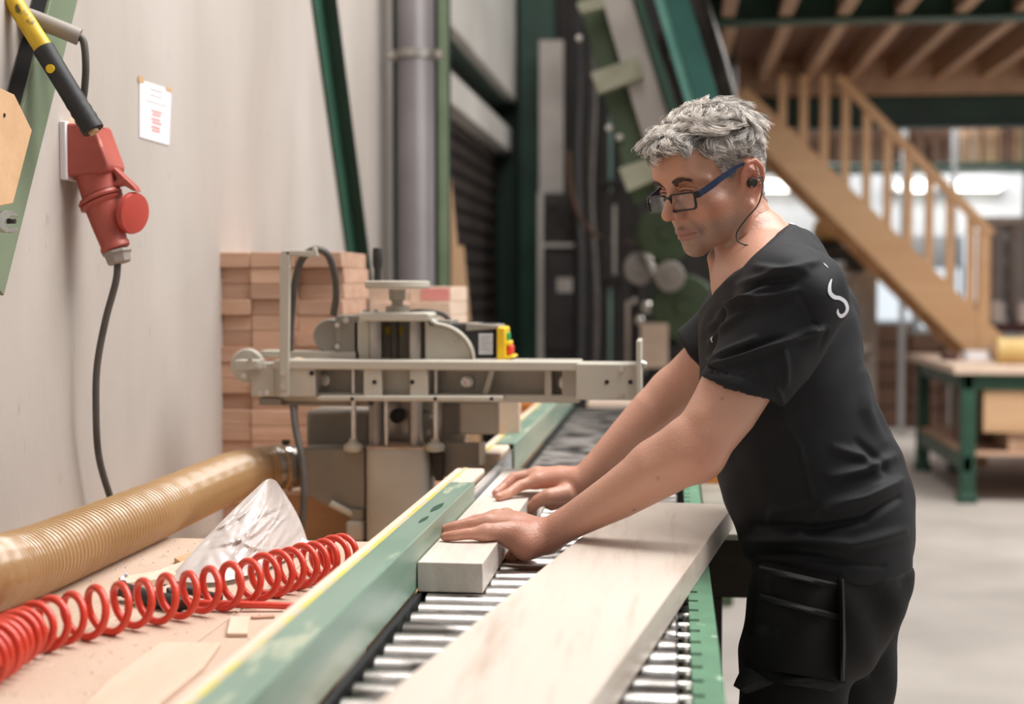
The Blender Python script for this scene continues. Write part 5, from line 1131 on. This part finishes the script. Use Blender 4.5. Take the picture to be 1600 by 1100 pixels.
for J in (pk_, rg_, md_, ix_, ix2, md2, rg2, pk2, th, th2):
    for i, p in enumerate(J): wt = np.exp(-((V - p) ** 2).sum(1) / .012 ** 2); tint((.5, .6, .5, .65)[min(i, 3)] * wt, (.52, .175, .11))
for c_, r0, a_ in ((nE + [.012, -.03, -.008], .035, .5), (lerp(nE, nW, .2), .05, .15), (nW, .05, .3), (fW, .05, .25), (heel, .03, .6), (lerp(nW, pk_[0], .6), .04, .35), (lerp(fW, ix2[0], .6), .04, .35)): tint(a_ * np.exp(-((V - c_) ** 2).sum(1) / r0 ** 2), (.53, .19, .12))
rs = np.random.RandomState(5)
for _ in range(160):
    p = V[rs.randint(len(V))]; tint(rs.uniform(.05, .16) * np.exp(-((V - p) ** 2).sum(1) / rs.uniform(.008, .03) ** 2), (.58, .30, .19) if rs.rand() < .5 else (.46, .20, .13))
for p_ in (Y(1128, 622, 2.07), Y(1028, 748, 2.07), Y(990, 800, 2.09)):      # moles
    tint(.7 * np.exp(-((V[:, [0, 2]] - np.array(p_)[[0, 2]]) ** 2).sum(1) / .0022 ** 2) * (V[:, 1] < 2.2), (.25, .10, .07))
# nails: paler pads on the finger tips, part of the skin
def nail(tip, prev, up):
    d_ = (tip - prev) / np.linalg.norm(tip - prev); c = tip + d_ * .002 + np.asarray(up) * .0065; tint(.6 * np.exp(-((V - c) ** 2).sum(1) / .0052 ** 2), (.66, .40, .31))
for J in (pk_, rg_, md_, ix_, ix2, md2, rg2): nail(J[-1], J[-2], (0, 0, 1))
nail(th2[-1], th2[-2], (0, -.9, .4))
F2 = F + len(head_V)
fast_mesh('body', np.vstack([head_V, V]), np.vstack([HF, F2]), 'skin', man, MO, np.vstack([head_C, col]))

# ---- T-shirt
G3 = Grid((-.02, 1.98, .86), (.46, 2.72, 1.50), .0036)
G3.op(sweep(tc_, ta, tw), .01)
G3.op(sweep([Y(1196, 418, 2.25), Y(1238, 466, 2.14)], [.060, .070]), .05); G3.op(sweep([Y(1196, 418, 2.43), Y(1222, 462, 2.54)], [.060, .070]), .05)
G3.op(ell(Y(1335, 780, MY) , (.075, .155, .085)), .05)
hemA, hemB = Y(1094, 588, 2.11), Y(1218, 632, 2.10); hemC = (hemA + hemB) / 2
ad_ = nE - nS; ad_ /= np.linalg.norm(ad_)
hd = hemB - hemA; hr = np.linalg.norm(hd) / 2; hn = np.cross(hd / (2 * hr), [0, 1., 0]); hn = hn if hn @ ad_ > 0 else -hn       # hem plane normal
sl = [Y(1240, 470, 2.14), lerp(Y(1240, 470, 2.14), hemC, .55) + [.006, 0, 0], hemC, hemC + hn * .06]
G3s = Grid((-.02, 1.98, .86), (.46, 2.72, 1.50), .0036)
G3s.op(sweep(sl, [.076, .070, hr, hr], [.070, .066, .060, .060], B=np.cross(hn, hd)), .01)
fhem = Y(1095, 556, 2.585); fh = fE - fS; fh /= np.linalg.norm(fh); fsl = [Y(1222, 466, 2.54), lerp(fS, fhem, .6), fhem, fhem + fh * .05]
G3s.op(sweep(fsl, [.074, .068, .062, .062]), .01)
G3s.keep(lambda P: np.where(P[..., 1] < MY, (P - hemC) @ hn, (P - fhem) @ fh), .003)
h_ = np.clip(.5 + .5 * (G3s.a - G3.a) / .02, 0, 1); G3.a = G3s.a * (1 - h_) + G3.a * h_ - .02 * h_ * (1 - h_); del G3s
def socket(c, n_, u1, r1, u2, r2, deep):           # hollow of a sleeve, from its hem inwards
    f = lambda P: np.maximum((np.sqrt((((P - c) @ u1) / r1) ** 2 + (((P - c) @ u2) / r2) ** 2) - 1) * min(r1, r2), -((P - c) @ n_ + deep)); return f, c - .1, c + .1
hu = hd / np.linalg.norm(hd); G3.op(socket(hemC, hn, hu, hr - .007, np.cross(hn, hu), .053, .02), .003, True)
fu, fv, _ = frame(fh); G3.op(socket(fhem, fh, fu, .054, fv, .054, .02), .003, True)
nb, nf = Y(1246, 366, MY), Y(1112, 470, MY); ld = (nf - nb) / np.linalg.norm(nf - nb); nn_ = np.array([ld[2], 0, -ld[0]]); nn_ = nn_ if nn_[2] > 0 else -nn_
def neckline(P):
    d_ = P - nb; t = (d_ @ ld) / np.linalg.norm(nf - nb); ay_ = np.abs(P[..., 1] - MY); return d_ @ nn_ - .016 * np.clip(ay_ / .062, 0, 1.2) ** 1.2 * np.clip(1.15 - .55 * t, 0, 1)
G3.keep(neckline, .003)
G3.op(sweep([Y(1160, 330, MY), Y(1176, 375, MY), Y(1172, 425, MY), Y(1160, 440, MY)], [.060, .064, .060, .045]), .004, True)
hb, hf_ = Y(1424, 893, MY), Y(1163, 872, MY); hl = (hf_ - hb) / np.linalg.norm(hf_ - hb); hp_ = np.array([hl[2], 0, -hl[0]]); hp_ = hp_ if hp_[2] < 0 else -hp_
G3.keep(lambda P: (P - hb) @ hp_ - .012 * np.clip(.5 - ((P - hb) @ hl) / .26, -.3, .5), .004)
V, F = G3.nets(); V = relax(V, F, 4, .5); N = vnormals(V, F)
# folds, drawn from the photograph on the side towards the lens and repeated softly on the far side
FOLD = [([(1110, 512), (1144, 482), (1182, 457), (1203, 448)], 5.5, .0052), ([(1124, 492), (1167, 469), (1213, 462), (1243, 453)], 5, .005), ([(1108, 564), (1144, 546), (1180, 529)], 5, .0046), ([(1112, 572), (1182, 548), (1238, 528), (1281, 513)], 5, .0055), ([(1111, 535), (1136, 510), (1175, 480)], 4.5, .004),
        ([(1182, 418), (1225, 426), (1276, 408)], 6, .0045), ([(1154, 444), (1213, 429), (1258, 424)], 6, .0045), ([(1225, 548), (1228, 602)], 5, .004), ([(1150, 470), (1195, 440), (1240, 436)], 4, -.003), ([(1130, 560), (1200, 535), (1262, 520)], 4, -.0035), ([(1196, 576), (1216, 612), (1222, 628)], 4, .0035),
        ([(1243, 452), (1262, 478), (1272, 505), (1290, 515), (1280, 545)], 2.6, -.0014), ([(1262, 520), (1290, 512)], 4, .004),
        ([(1346, 585), (1352, 640), (1378, 690)], 9, .004), ([(1395, 715), (1350, 735), (1300, 745)], 8, .006), ([(1404, 752), (1350, 778), (1290, 790)], 8, .007), ([(1180, 822), (1280, 826), (1350, 812), (1405, 778)], 6, -.007), ([(1170, 846), (1250, 842), (1330, 850), (1412, 830)], 8, .006), ([(1180, 866), (1240, 868), (1300, 876), (1380, 884)], 5, -.004), ([(1340, 690), (1370, 715), (1392, 745)], 6, -.004), ([(1305, 700), (1345, 712), (1370, 740)], 7, .004), ([(1250, 830), (1285, 800), (1340, 792)], 6, .004), ([(1215, 640), (1250, 700), (1270, 780)], 3, .002), ([(1200, 820), (1210, 800), (1260, 790)], 7, .003)]
u_, v_ = prj(V); near = np.clip((-N[:, 1] + .35) / .5, 0, 1); disp = np.zeros(len(V))
Vm = V.copy(); Vm[:, 1] = 2 * MY - V[:, 1]; um, vm = prj(Vm); far = np.clip((N[:, 1] + .0) / .5, 0, 1) * .7
def seg_d(u, v, P):
    best = np.full(len(u), 1e9); par = np.zeros(len(u)); L = len(P) - 1
    for i in range(L):
        a = np.array(P[i], float); d_ = np.array(P[i + 1], float) - a; t = np.clip(((u - a[0]) * d_[0] + (v - a[1]) * d_[1]) / (d_ @ d_), 0, 1); e = np.hypot(u - a[0] - t * d_[0], v - a[1] - t * d_[1]); m = e < best; best = np.where(m, e, best); par = np.where(m, (i + t) / L, par)
    return best, par
for P, wpx, amp in FOLD:
    for uu, vv, wt in ((u_, v_, near), (um, vm, far)):
        e, t = seg_d(uu, vv, P); disp += wt * 1.9 * amp * np.exp(-(e / wpx) ** 2) * (.25 + .75 * np.sin(np.pi * np.clip(t * .86 + .07, 0, 1)))
disp += .0012 * np.sin(V[:, 0] * 60 + V[:, 2] * 35 + 2 * np.sin(V[:, 1] * 30)) + .0008 * np.sin(V[:, 2] * 90 - V[:, 0] * 50 + 3 * np.sin(V[:, 1] * 22))
V = V + N * disp[:, None]
shirt = fast_mesh('t_shirt', V, F, 'shirt', man, MO); shirt['label'] = 'black V-neck T-shirt with a white letter on the back'
sbv = BVHTree.FromPolygons([tuple(p) for p in V], [tuple(map(int, f_)) for f_ in F])
def onto(px, py, lift=.0012):
    r = _ray(px, py); h = sbv.ray_cast(Vector(_C), Vector(r)); 
    if h[0] is None: return None
    return np.array(h[0]) - r / np.linalg.norm(r) * lift
def ribbon(path, widths, name, mat, n=40, lift=.0014):
    P = spline([(a, b_, 0) for a, b_ in path], 14)[:, :2]; T = np.gradient(P, axis=0); T /= np.linalg.norm(T, axis=1)[:, None]; Nn = np.stack([-T[:, 1], T[:, 0]], 1); Wd = np.interp(np.linspace(0, 1, len(P)), np.linspace(0, 1, len(widths)), widths)
    V_, F_ = [], []
    rows = []
    for i in range(len(P)):
        row = []
        for s_ in (-1, -.33, .33, 1):
            q_ = onto(*(P[i] + Nn[i] * s_ * Wd[i] / 2), lift)
            if q_ is None: row = None; break
            row.append(q_)
        if row: rows.append(row)
    for row in rows: V_ += row
    F_ = [(i * 4 + k, i * 4 + k + 1, (i + 1) * 4 + k + 1, (i + 1) * 4 + k) for i in range(len(rows) - 1) for k in range(3)]
    return MB().mesh(V_, F_).build(name, mat, shirt, smooth=60)
ribbon([(1297 + (a - 1297) * .82, b_) for a, b_ in ((1300, 436), (1296.5, 446), (1297, 457), (1305, 464), (1316, 466), (1326, 472), (1330, 482), (1326, 490), (1318, 494), (1312, 489), (1312, 483))], [1.6, 4.5, 6, 6.5, 6, 5.5, 5, 4.5, 6, 4, 1.5], 'printed_letter', 'white_print')
ribbon([(1287, 411), (1290, 414), (1294, 418)], [.8, 1.4, .6], 'printed_mark', 'white_print')
ribbon([(1113, 526), (1111, 530), (1113, 535)], [1.2, 2.2, 1.2], 'printed_mark', 'white_print')
ribbon([(1098, 584), (1125, 572), (1155, 573), (1185, 587), (1216, 616)], [1.2] * 4, 'hem_stitch', 'trouser_seam', lift=.0008)

# ---- trousers
G4 = Grid((.02, 2.08, .05), (.46, 2.64, 1.06), .006)
G4.op(sweep([Y(1291, 845, MY), Y(1290, 900, MY), Y(1282, 960, MY)], [.118, .115, .108], [.165, .172, .168]), .01)
legN = [Y(1272, 930, 2.255), Y(1246, 1020, 2.25), Y(1236, 1100, 2.25), np.array([.165, 2.25, .50]), np.array([.185, 2.25, .30]), np.array([.205, 2.25, .09])]
legF = [Y(1308, 930, 2.43), Y(1318, 1020, 2.44), Y(1318, 1100, 2.45), np.array([.255, 2.45, .50]), np.array([.275, 2.45, .30]), np.array([.295, 2.45, .09])]
G4.op(sweep(legN, [.098, .088, .080, .068, .066, .060]), .02); G4.op(sweep(legF, [.098, .088, .080, .068, .066, .060]), .02)
G4.op(ell(Y(1360, 900, 2.28), (.06, .075, .08)), .04); G4.op(ell(Y(1362, 900, 2.40), (.06, .075, .08)), .04)
G4.keep(lambda P: np.maximum((P - hb) @ -hp_ - .02, .085 - P[..., 2]), .004)
V, F = G4.nets(); V = relax(V, F, 2, .5); N = vnormals(V, F)
disp = .003 * np.sin(V[:, 2] * 55 + 4 * np.sin(V[:, 0] * 18 + V[:, 1] * 9)) * np.clip((.75 - V[:, 2]) / .3, .15, 1) + .0018 * np.sin(V[:, 0] * 70 + V[:, 2] * 50 + V[:, 1] * 30)
V = V + N * disp[:, None]
tro = fast_mesh('trousers', V, F, 'trouser', man, MO); tro['label'] = 'black work trousers with a loose holster pocket'
tbv = BVHTree.FromPolygons([tuple(p) for p in V], [tuple(map(int, f_)) for f_ in F])
def ton(px, py, lift):
    r = _ray(px, py); h = tbv.ray_cast(Vector(_C), Vector(r)); d_ = (np.array(h[0]) if h[0] is not None else None)
    return d_, r / np.linalg.norm(r), lift
def panel(poly, lift, name, mat, nu=16, nv=16, th=.003, bulge=.012):
    """loose cloth panel between four corners (given as two side edges), standing off the trousers"""
    (l0, l1, l2), (r0, r1, r2) = poly; V_ = []
    qb = lambda a, b_, c, t: ((1 - t) ** 2 * a[0] + 2 * t * (1 - t) * b_[0] + t * t * c[0], (1 - t) ** 2 * a[1] + 2 * t * (1 - t) * b_[1] + t * t * c[1])
    Yd = []
    for j in range(nv + 1):
        L_, R__ = qb(l0, l1, l2, j / nv), qb(r0, r1, r2, j / nv)
        for i in range(nu + 1):
            t = i / nu; px, py = L_[0] + (R__[0] - L_[0]) * t, L_[1] + (R__[1] - L_[1]) * t
            Yd.append(2.142 + .03 * (2 * t - 1.1) ** 2 + .02 * (j / nv - .5) ** 2 - lift - bulge * math.sin(math.pi * t) * (.4 + .6 * j / nv) - .003 * math.sin(9 * t + 5 * j / nv)); V_.append(atY(px, py, Yd[-1]))
    n = len(V_); V_ += [p + np.array([0, th, 0]) for p in V_]; w_ = nu + 1
    F_ = [(j * w_ + i, j * w_ + i + 1, (j + 1) * w_ + i + 1, (j + 1) * w_ + i) for j in range(nv) for i in range(nu)]; F_ += [tuple(n + k for k in reversed(f_)) for f_ in list(F_)]
    rim = [i for i in range(w_)] + [j * w_ + nu for j in range(1, nv + 1)] + [nv * w_ + i for i in range(nu - 1, -1, -1)] + [j * w_ for j in range(nv - 1, 0, -1)]
    F_ += [(rim[k], rim[k] + n, rim[(k + 1) % len(rim)] + n, rim[(k + 1) % len(rim)]) for k in range(len(rim))]
    return MB().mesh(V_, F_).build(name, mat, tro, smooth=50)
panel((((1186, 884), (1184, 925), (1180, 1000)), ((1320, 915), (1324, 970), (1320, 1040))), 0, 'upper_pocket', 'trouser')
panel((((1188, 934), (1178, 985), (1162, 1040)), ((1320, 966), (1324, 1010), (1321, 1068))), .010, 'holster_pocket', 'trouser')
panel((((1162, 1040), (1166, 1055), (1180, 1062)), ((1321, 1066), (1318, 1074), (1300, 1080))), .010, 'pocket_bottom', 'trouser', nv=5)
panel((((1188, 928), (1188, 932), (1188, 938)), ((1320, 962), (1320, 967), (1320, 972))), .0115, 'pocket_hem', 'trouser_seam', nv=3)
panel((((1186, 884), (1186, 888), (1187, 893)), ((1320, 914), (1320, 919), (1320, 924))), .0012, 'pocket_hem', 'trouser_seam', nv=3)
panel((((1309, 905), (1312, 980), (1310, 1064)), ((1319, 905), (1322, 980), (1320, 1064))), .0112, 'side_seam', 'trouser', nu=3)
panel((((1162, 1040), (1150, 1060), (1146, 1072)), ((1210, 1066), (1200, 1074), (1166, 1084))), .004, 'pocket_flap', 'trouser', nu=8, nv=5)
# shoes
for L_ in (legN, legF):
    gs = Grid((L_[-1][0] - .24, L_[-1][1] - .08, -.01), (L_[-1][0] + .12, L_[-1][1] + .08, .17), .006); c = L_[-1]
    gs.op(sweep([(c[0] + .045, c[1], .045), (c[0] - .06, c[1], .042), (c[0] - .16, c[1], .034)], [.045, .045, .036], [.040, .048, .044]), .02); gs.op(sweep([(c[0] + .02, c[1], .06), (c[0] + .005, c[1], .13)], [.045, .045]), .03)
    gs.keep(lambda P: .002 - P[..., 2], .003); v_, f_ = gs.nets(); fast_mesh('shoe', v_, f_, 'black_rubber', man, MO)
# ---- hair: short wavy locks grown from the scalp
hbv = BVHTree.FromPolygons([tuple(p) for p in HV], [tuple(map(int, f_)) for f_ in HF])
HN = vnormals(HV, HF)
def hairline(x_, ay):
    return np.interp(x_, [-.13, -.095, -.07, -.048, -.036, -.022, -.005, .006, .016, .026, .036, .050, .064, .078, .10], [-.035, -.040, -.042, -.030, .015, .040, .046, .034, .016, .018, .034, .056, .070, .080, .082])
x_, y_, z_ = HV.T
mask = (z_ > hairline(x_, np.abs(y_))) & ~((np.abs(y_) > .0725) & (x_ > -.045) & (x_ < .012) & (z_ < .044))
ids = np.argwhere(mask)[:, 0]
rs = np.random.RandomState(11)
# scalp shade: the hair-covered skin is grey
def flow(p):
    """combing direction: forward on top, back and down on the sides, down at the back"""
    x_, y_, z_ = p; side = np.clip((abs(y_) - .035) / .03, 0, 1) * np.clip((.10 - z_) / .04, 0, 1); back = np.clip((-.025 - x_) / .05, 0, 1)
    d_ = (1 - side) * np.array([.75, .45, .25]) + side * np.array([-.75, 0, -.45]); d_ = d_ * (1 - back) + back * np.array([-.25, 0, -1.]); return d_
nG = 560
gi = ids[rs.choice(len(ids), nG, replace=False)]; gp_ = HV[gi]; gn = HN[gi]
glen = np.zeros(nG); gd = np.zeros((nG, 3)); gc = np.zeros(nG); gw = np.zeros(nG)
for i in range(nG):
    p = gp_[i]; top = np.clip((p[2] - .055) / .045, 0, 1); front_ = np.clip((p[0] - .0) / .06, 0, 1)
    glen[i] = .0085 + .033 * top - .002 * top * front_ + rs.uniform(-.002, .005) * (.3 + top)
    d_ = flow(p); d_ = d_ - gn[i] * (d_ @ gn[i]); d_ /= np.linalg.norm(d_); sd_ = np.cross(gn[i], d_)
    an = (.25 + .85 * top) * (math.sin(52 * p[0] + 30 * p[1] + 1) + .8 * math.sin(64 * p[1] - 40 * p[2] + 22 * p[0])) * .7 + rs.normal() * (.10 + .14 * top)
    gd[i] = d_ * math.cos(an) + sd_ * math.sin(an)
    tone = .62 + .24 * top - .34 * np.clip((.02 - p[0]) / .12, 0, 1) * np.clip(p[2] / .1, 0, 1) - .10 * np.clip((.07 - p[2]) / .05, 0, 1) * np.clip(p[0] / .05, 0, 1) - .35 * np.exp(-((p[2] - hairline(p[0], 0) - .006) / .010) ** 2) * np.clip((p[0] - .05) / .03, 0, 1)  # lighter top, darker back and hairline: highlights and shadows painted into the locks
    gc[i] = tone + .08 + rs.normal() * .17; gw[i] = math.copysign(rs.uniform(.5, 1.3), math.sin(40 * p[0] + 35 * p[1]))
nS_ = 24000; wts = .6 + .8 * (HV[ids][:, 2] < .06); si = ids[rs.choice(len(ids), nS_, p=wts / wts.sum())]; sp_ = HV[si] + rs.normal(size=(nS_, 3)) * .0008; sn = HN[si]
near_g = np.concatenate([np.argmin(((sp_[i:i + 2000, None, :] - gp_[None]) ** 2).sum(2), 1) for i in range(0, nS_, 2000)])
K = 6; tt = np.linspace(0, 1, K)
gq = glen[near_g]; D = gd[near_g] + rs.normal(size=(nS_, 3)) * .10; top = np.clip((sp_[:, 2] - .055) / .045, 0, 1); gpn = gp_[near_g]; gnn = gn[near_g]; GD = gd[near_g]
ln = gq * rs.uniform(.7, 1.15, nS_); sidev = np.cross(gnn, GD)
P = np.zeros((nS_, K, 3))
lift0 = (.30 + .36 * top)
for k in range(K):
    t = tt[k]; up = lift0 * np.sin(np.minimum(t * 2.1, 2.7)) * .62; fw = t - .16 * np.sin(2 * np.pi * t) * top
    wave = (np.sin(t * 3.6) * .34 * gw[near_g]) * (.15 + top)
    own = sn * up[:, None] + D * fw[:, None] * .85 + sidev * wave[:, None] * .7
    q_ = sp_ + ln[:, None] * own; gu = gpn + gq[:, None] * (gnn * up[:, None] + GD * fw[:, None] * .85 + sidev * wave[:, None] * .7)
    cl_ = (.52 * t ** .8) * (.25 + .75 * top); P[:, k] = q_ * (1 - cl_[:, None]) + gu * cl_[:, None] + rs.normal(size=(nS_, 3)) * .0005 * t
rad = .00040 * rs.uniform(.7, 1.25, nS_)
Vh = np.zeros((nS_, K, 3, 3)); T = np.gradient(P, axis=1); T /= np.linalg.norm(T, axis=2)[..., None] + 1e-9
U = np.cross(T, sn[:, None, :]); U /= np.linalg.norm(U, axis=2)[..., None] + 1e-9; Wv = np.cross(T, U); tap = np.array([1, 1, 1, .9, .7, .2])
for j in range(3):
    a = 2 * math.pi * j / 3; Vh[:, :, j] = P + (rad[:, None] * tap)[..., None] * (math.cos(a) * U + math.sin(a) * Wv)
b0 = (np.arange(nS_) * K * 3)[:, None, None]; kk = np.arange(K - 1)[None, :, None] * 3; jj = np.arange(3)[None, None, :]; j2 = (jj + 1) % 3
Fh = np.stack([b0 + kk + jj, b0 + kk + j2, b0 + kk + 3 + j2, b0 + kk + 3 + jj], -1).reshape(-1, 4)
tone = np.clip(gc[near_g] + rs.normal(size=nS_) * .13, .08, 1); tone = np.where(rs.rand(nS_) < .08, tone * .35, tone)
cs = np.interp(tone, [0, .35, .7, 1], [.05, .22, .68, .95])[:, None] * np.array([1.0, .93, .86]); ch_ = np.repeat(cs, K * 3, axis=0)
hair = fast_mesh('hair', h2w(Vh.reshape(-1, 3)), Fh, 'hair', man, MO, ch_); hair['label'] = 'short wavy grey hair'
# thin grey scalp layer under the locks, thinning out towards the hairline
x_, y_, z_ = HV.T; edge = z_ - hairline(x_, 0) + .003 * np.sin(190 * x_) * np.sin(160 * y_ + 90 * z_)
msk = (mask & (edge > .003))[HF].all(1); fs = HF[msk]; uq, inv = np.unique(fs, return_inverse=True)
x_, y_, z_ = HV[uq].T; tp = np.clip((z_ - .05) / .05, 0, 1); ed = np.clip((edge[uq] - .003) / .016, 0, 1)
cap = HV[uq] + HN[uq] * (.0002 + .0018 * ed)[:, None]
cc = (.26 + .10 * tp - .10 * np.clip((.0 - x_) / .08, 0, 1))[:, None] * np.array([1., .90, .84]); cc = cc * ed[:, None] + np.array([.40, .25, .19]) * (1 - ed[:, None])
fast_mesh('hair_base', h2w(cap), inv.reshape(-1, 4), 'hair', hair, MO, cc)
# ---- eyebrows, lashes
def front(y_, z_, lift=0.):
    h = hbv.ray_cast(Vector((.3, y_, z_)), Vector((-1, 0, 0))); p = np.array(h[0]); return p + np.array(h[1]) * lift
def tufts(paths, count, ln, rad, name, colr, spread, seed, lean=.5):
    r0 = np.random.RandomState(seed); mb_V, mb_F, cc = [], [], []
    for path in paths:
        path = np.array(path); sg = np.sign(path[-1][0])
        for _ in range(count):
            t = r0.rand(); yz = np.array([np.interp(t, np.linspace(0, 1, len(path)), path[:, i]) for i in (0, 1)]); wd = spread * (1 - .55 * t); p = front(yz[0], yz[1] + r0.uniform(-1, 1) * wd, .0002)
            d_ = np.array([.05, sg * (.8 + t), .35 - .8 * t + r0.normal() * .2]); d_ /= np.linalg.norm(d_); L = ln * r0.uniform(.6, 1.1); Q = [p, p + d_ * L * .5 + [.0009, 0, 0], p + d_ * L + [.0002, 0, 0]]; n = len(mb_V)
            u, v, a = frame(d_)
            for qq, rr in zip(Q, (rad, rad, rad * .2)): mb_V += [qq + rr * (math.cos(2.1 * j) * u + math.sin(2.1 * j) * v) for j in range(3)]
            mb_F += [(n + k * 3 + j, n + k * 3 + (j + 1) % 3, n + k * 3 + 3 + (j + 1) % 3, n + k * 3 + 3 + j) for k in range(2) for j in range(3)]; c = r0.uniform(.5, 1.3); cc += [np.array(colr) * c] * 9
    return fast_mesh(name, h2w(np.array(mb_V)), np.array(mb_F), 'hair', man, MO, np.array(cc))
tufts([[(s * .014, .030), (s * .024, .0355), (s * .036, .038), (s * .048, .033)] for s in (1, -1)], 620, .0060, .00026, 'eyebrows', (.12, .085, .066), .0052, 3)
for s in (1, -1):
    P = []
    for t in np.linspace(0, 1, 12): P.append(front(s * (.0185 + .027 * t), .0165 + .0035 * math.sin(math.pi * t) - .002 * t, .0006))
    MB().tube(h2w(spline(P, 2)), .0007, 6).build('eyelashes', 'black', man)
# ---- glasses, slid a little down the nose
gls = thing('glasses', '', '', (0, 0, 0)); bpy.data.objects.remove(gls)
def gl_pt(y_, z_): return np.array([.1120 - 1.6 * y_ * y_ * .9 + (z_ + .004) * -.10, y_, z_])
ZG = .001; GW, GH = .0305, .0152
def rr_loop(cy, cz, w_, h_, r, n=10):
    out = []
    for qx, qz, a0 in ((1, 1, 0), (-1, 1, 90), (-1, -1, 180), (1, -1, 270)):
        for k in range(n):
            a = math.radians(a0 + 90 * k / (n - 1)); out.append((cy + qx * (w_ - r) + r * math.cos(a), cz + qz * (h_ - r) + r * math.sin(a)))
    return out
gf = None
for s in (1, -1):
    cy = s * .0365; L1 = rr_loop(cy, ZG, GW, GH, .0065); L0 = [(a - s * .0 + 0, b_) for a, b_ in rr_loop(cy, ZG, GW - .0026, GH - .0028, .0050)]
    V_ = []; n = len(L1)
    for off in (.0016, -.0016):
        for L_ in (L1, L0):
            for a, b_ in L_: p = gl_pt(a, b_); V_.append(p + [off, 0, 0])
    F_ = []
    for k in range(n):
        k2 = (k + 1) % n; F_ += [(k, k2, n + k2, n + k), (2 * n + k2, 2 * n + k, 3 * n + k, 3 * n + k2), (k2, k, 2 * n + k, 2 * n + k2), (n + k, n + k2, 3 * n + k2, 3 * n + k)]
    o = MB().mesh(h2w(np.array(V_)), F_).build('glasses_rim' if gf else 'glasses', 'glasses_black', gf or man, smooth=40)
    if gf is None: gf = o; gf['label'] = 'black framed glasses with dark blue temples'
    # lens
    c = gl_pt(cy, ZG); Lp = [gl_pt(a, b_) for a, b_ in L0]; Vv = [c + [.0022, 0, 0]] + [p for p in Lp] + [c + [.0005, 0, 0]] + [p - [.0014, 0, 0] for p in Lp]; m = len(Lp)
    Ff = [(0, 1 + k, 1 + (k + 1) % m) for k in range(m)] + [(m + 1, m + 2 + (k + 1) % m, m + 2 + k) for k in range(m)] + [(1 + k, m + 2 + k, m + 2 + (k + 1) % m, 1 + (k + 1) % m) for k in range(m)]
    MB().mesh(h2w(np.array(Vv)), Ff).build('lens', 'lens', gf, smooth=60)
    # hinge block and temple
    hgp = gl_pt(s * .0670, ZG + .0085); MB().bar(h2w(hgp + [.001, -s * .002, 0]), h2w(hgp + [-.007, s * .0045, 0]), .004, .0105, up=HM[:, 2]).build('hinge', 'glasses_black', gf, bevel=.0008)
    st_ = hgp + [-.006, s * .0045, 0]; en = np.array([.010, s * .0775, .034]); mid = st_ * .5 + en * .5 + [0, s * .002, .001]
    Pt = spline([st_, st_ * .72 + en * .28 + [0, s * .001, 0], mid, en * .85 + st_ * .15, en, en + [-.014, s * .001, -.001], en + [-.028, -s * .002, -.016]], 6); hh = np.interp(np.linspace(0, 1, len(Pt)), [0, .25, .5, .65, 1], [.0105, .0115, .0085, .0055, .005])
    V_ = []; 
    for i, p in enumerate(Pt):
        for dy, dz in ((-.0011, -.5), (.0011, -.5), (.0011, .5), (-.0011, .5)): V_.append(p + [0, s * dy, dz * hh[i]])
    F_ = [(i * 4 + k, i * 4 + (k + 1) % 4, (i + 1) * 4 + (k + 1) % 4, (i + 1) * 4 + k) for i in range(len(Pt) - 1) for k in range(4)] + [(3, 2, 1, 0), tuple(range(len(V_) - 4, len(V_)))]
    MB().mesh(h2w(np.array(V_)), F_).build('temple', 'glasses_blue', gf, smooth=40)
    for dz in (.002, -.002): p = gl_pt(s * .0640, ZG + .0090 + dz); MB().lathe(h2w(p + [.0016, 0, 0]), HM[:, 0], [(.0007, 0), (.0006, .0004), (0, .0005)], 8).build('rivet', 'bolt_steel', gf)
br = [gl_pt(a, ZG + .0075 + .0022 * math.cos(a / .008 * 1.57)) + [.0012, 0, 0] for a in np.linspace(-.0085, .0085, 9)]; MB().tube(h2w(np.array(br)), .0021, 10).build('bridge', 'glasses_black', gf)
# ---- earphone with cord and clip
ep = thing('earphone', '', '', (0, 0, 0)); bpy.data.objects.remove(ep)
e0 = np.array([-.006, .086, .001])
eo = MB().lathe(h2w(e0 - [0, .008, 0]), HM[:, 1] + .25 * HM[:, 0], [(0, 0), (.006, 0), (.0078, .004), (.0078, .009), (.006, .012), (0, .0125)], 20).build('earphone', 'dark_steel', man); eo['label'] = 'silver and black in-ear earphone with a thin black cord'
MB().bar(h2w(e0 + [.006, .001, .006]), h2w(e0 + [.007, .001, -.007]), .005, .0035).build('ear_hook', 'steel', eo, bevel=.001); MB().bar(h2w(e0 + [-.004, .007, .003]), h2w(e0 + [-.009, .007, -.004]), .003, .003).build('button', 'bright_steel', eo, bevel=.0008)
ck = [h2w(e0 + [-.006, .008, .006]), h2w(e0 + [-.014, .010, .004]), atY(1190, 303, 2.255), atY(1183, 322, 2.252), atY(1166, 342, 2.246), atY(1152, 362, 2.243), atY(1152, 375, 2.240), atY(1162, 382, 2.236), atY(1178, 384, 2.226), atY(1192, 386, 2.212), atY(1204, 392, 2.202)]
MB().tube(spline(ck, 8), .0011, 8).build('cord', 'cord_black', eo, smooth=80)
cp_ = [atY(a, b_, 2.30) for a, b_ in ((1229, 357), (1233, 348), (1239, 349), (1252, 363), (1250, 367), (1240, 360))]; MB().prism(cp_, (0, .012, 0)).build('cord_clip', 'bright_steel', eo, bevel=.001)
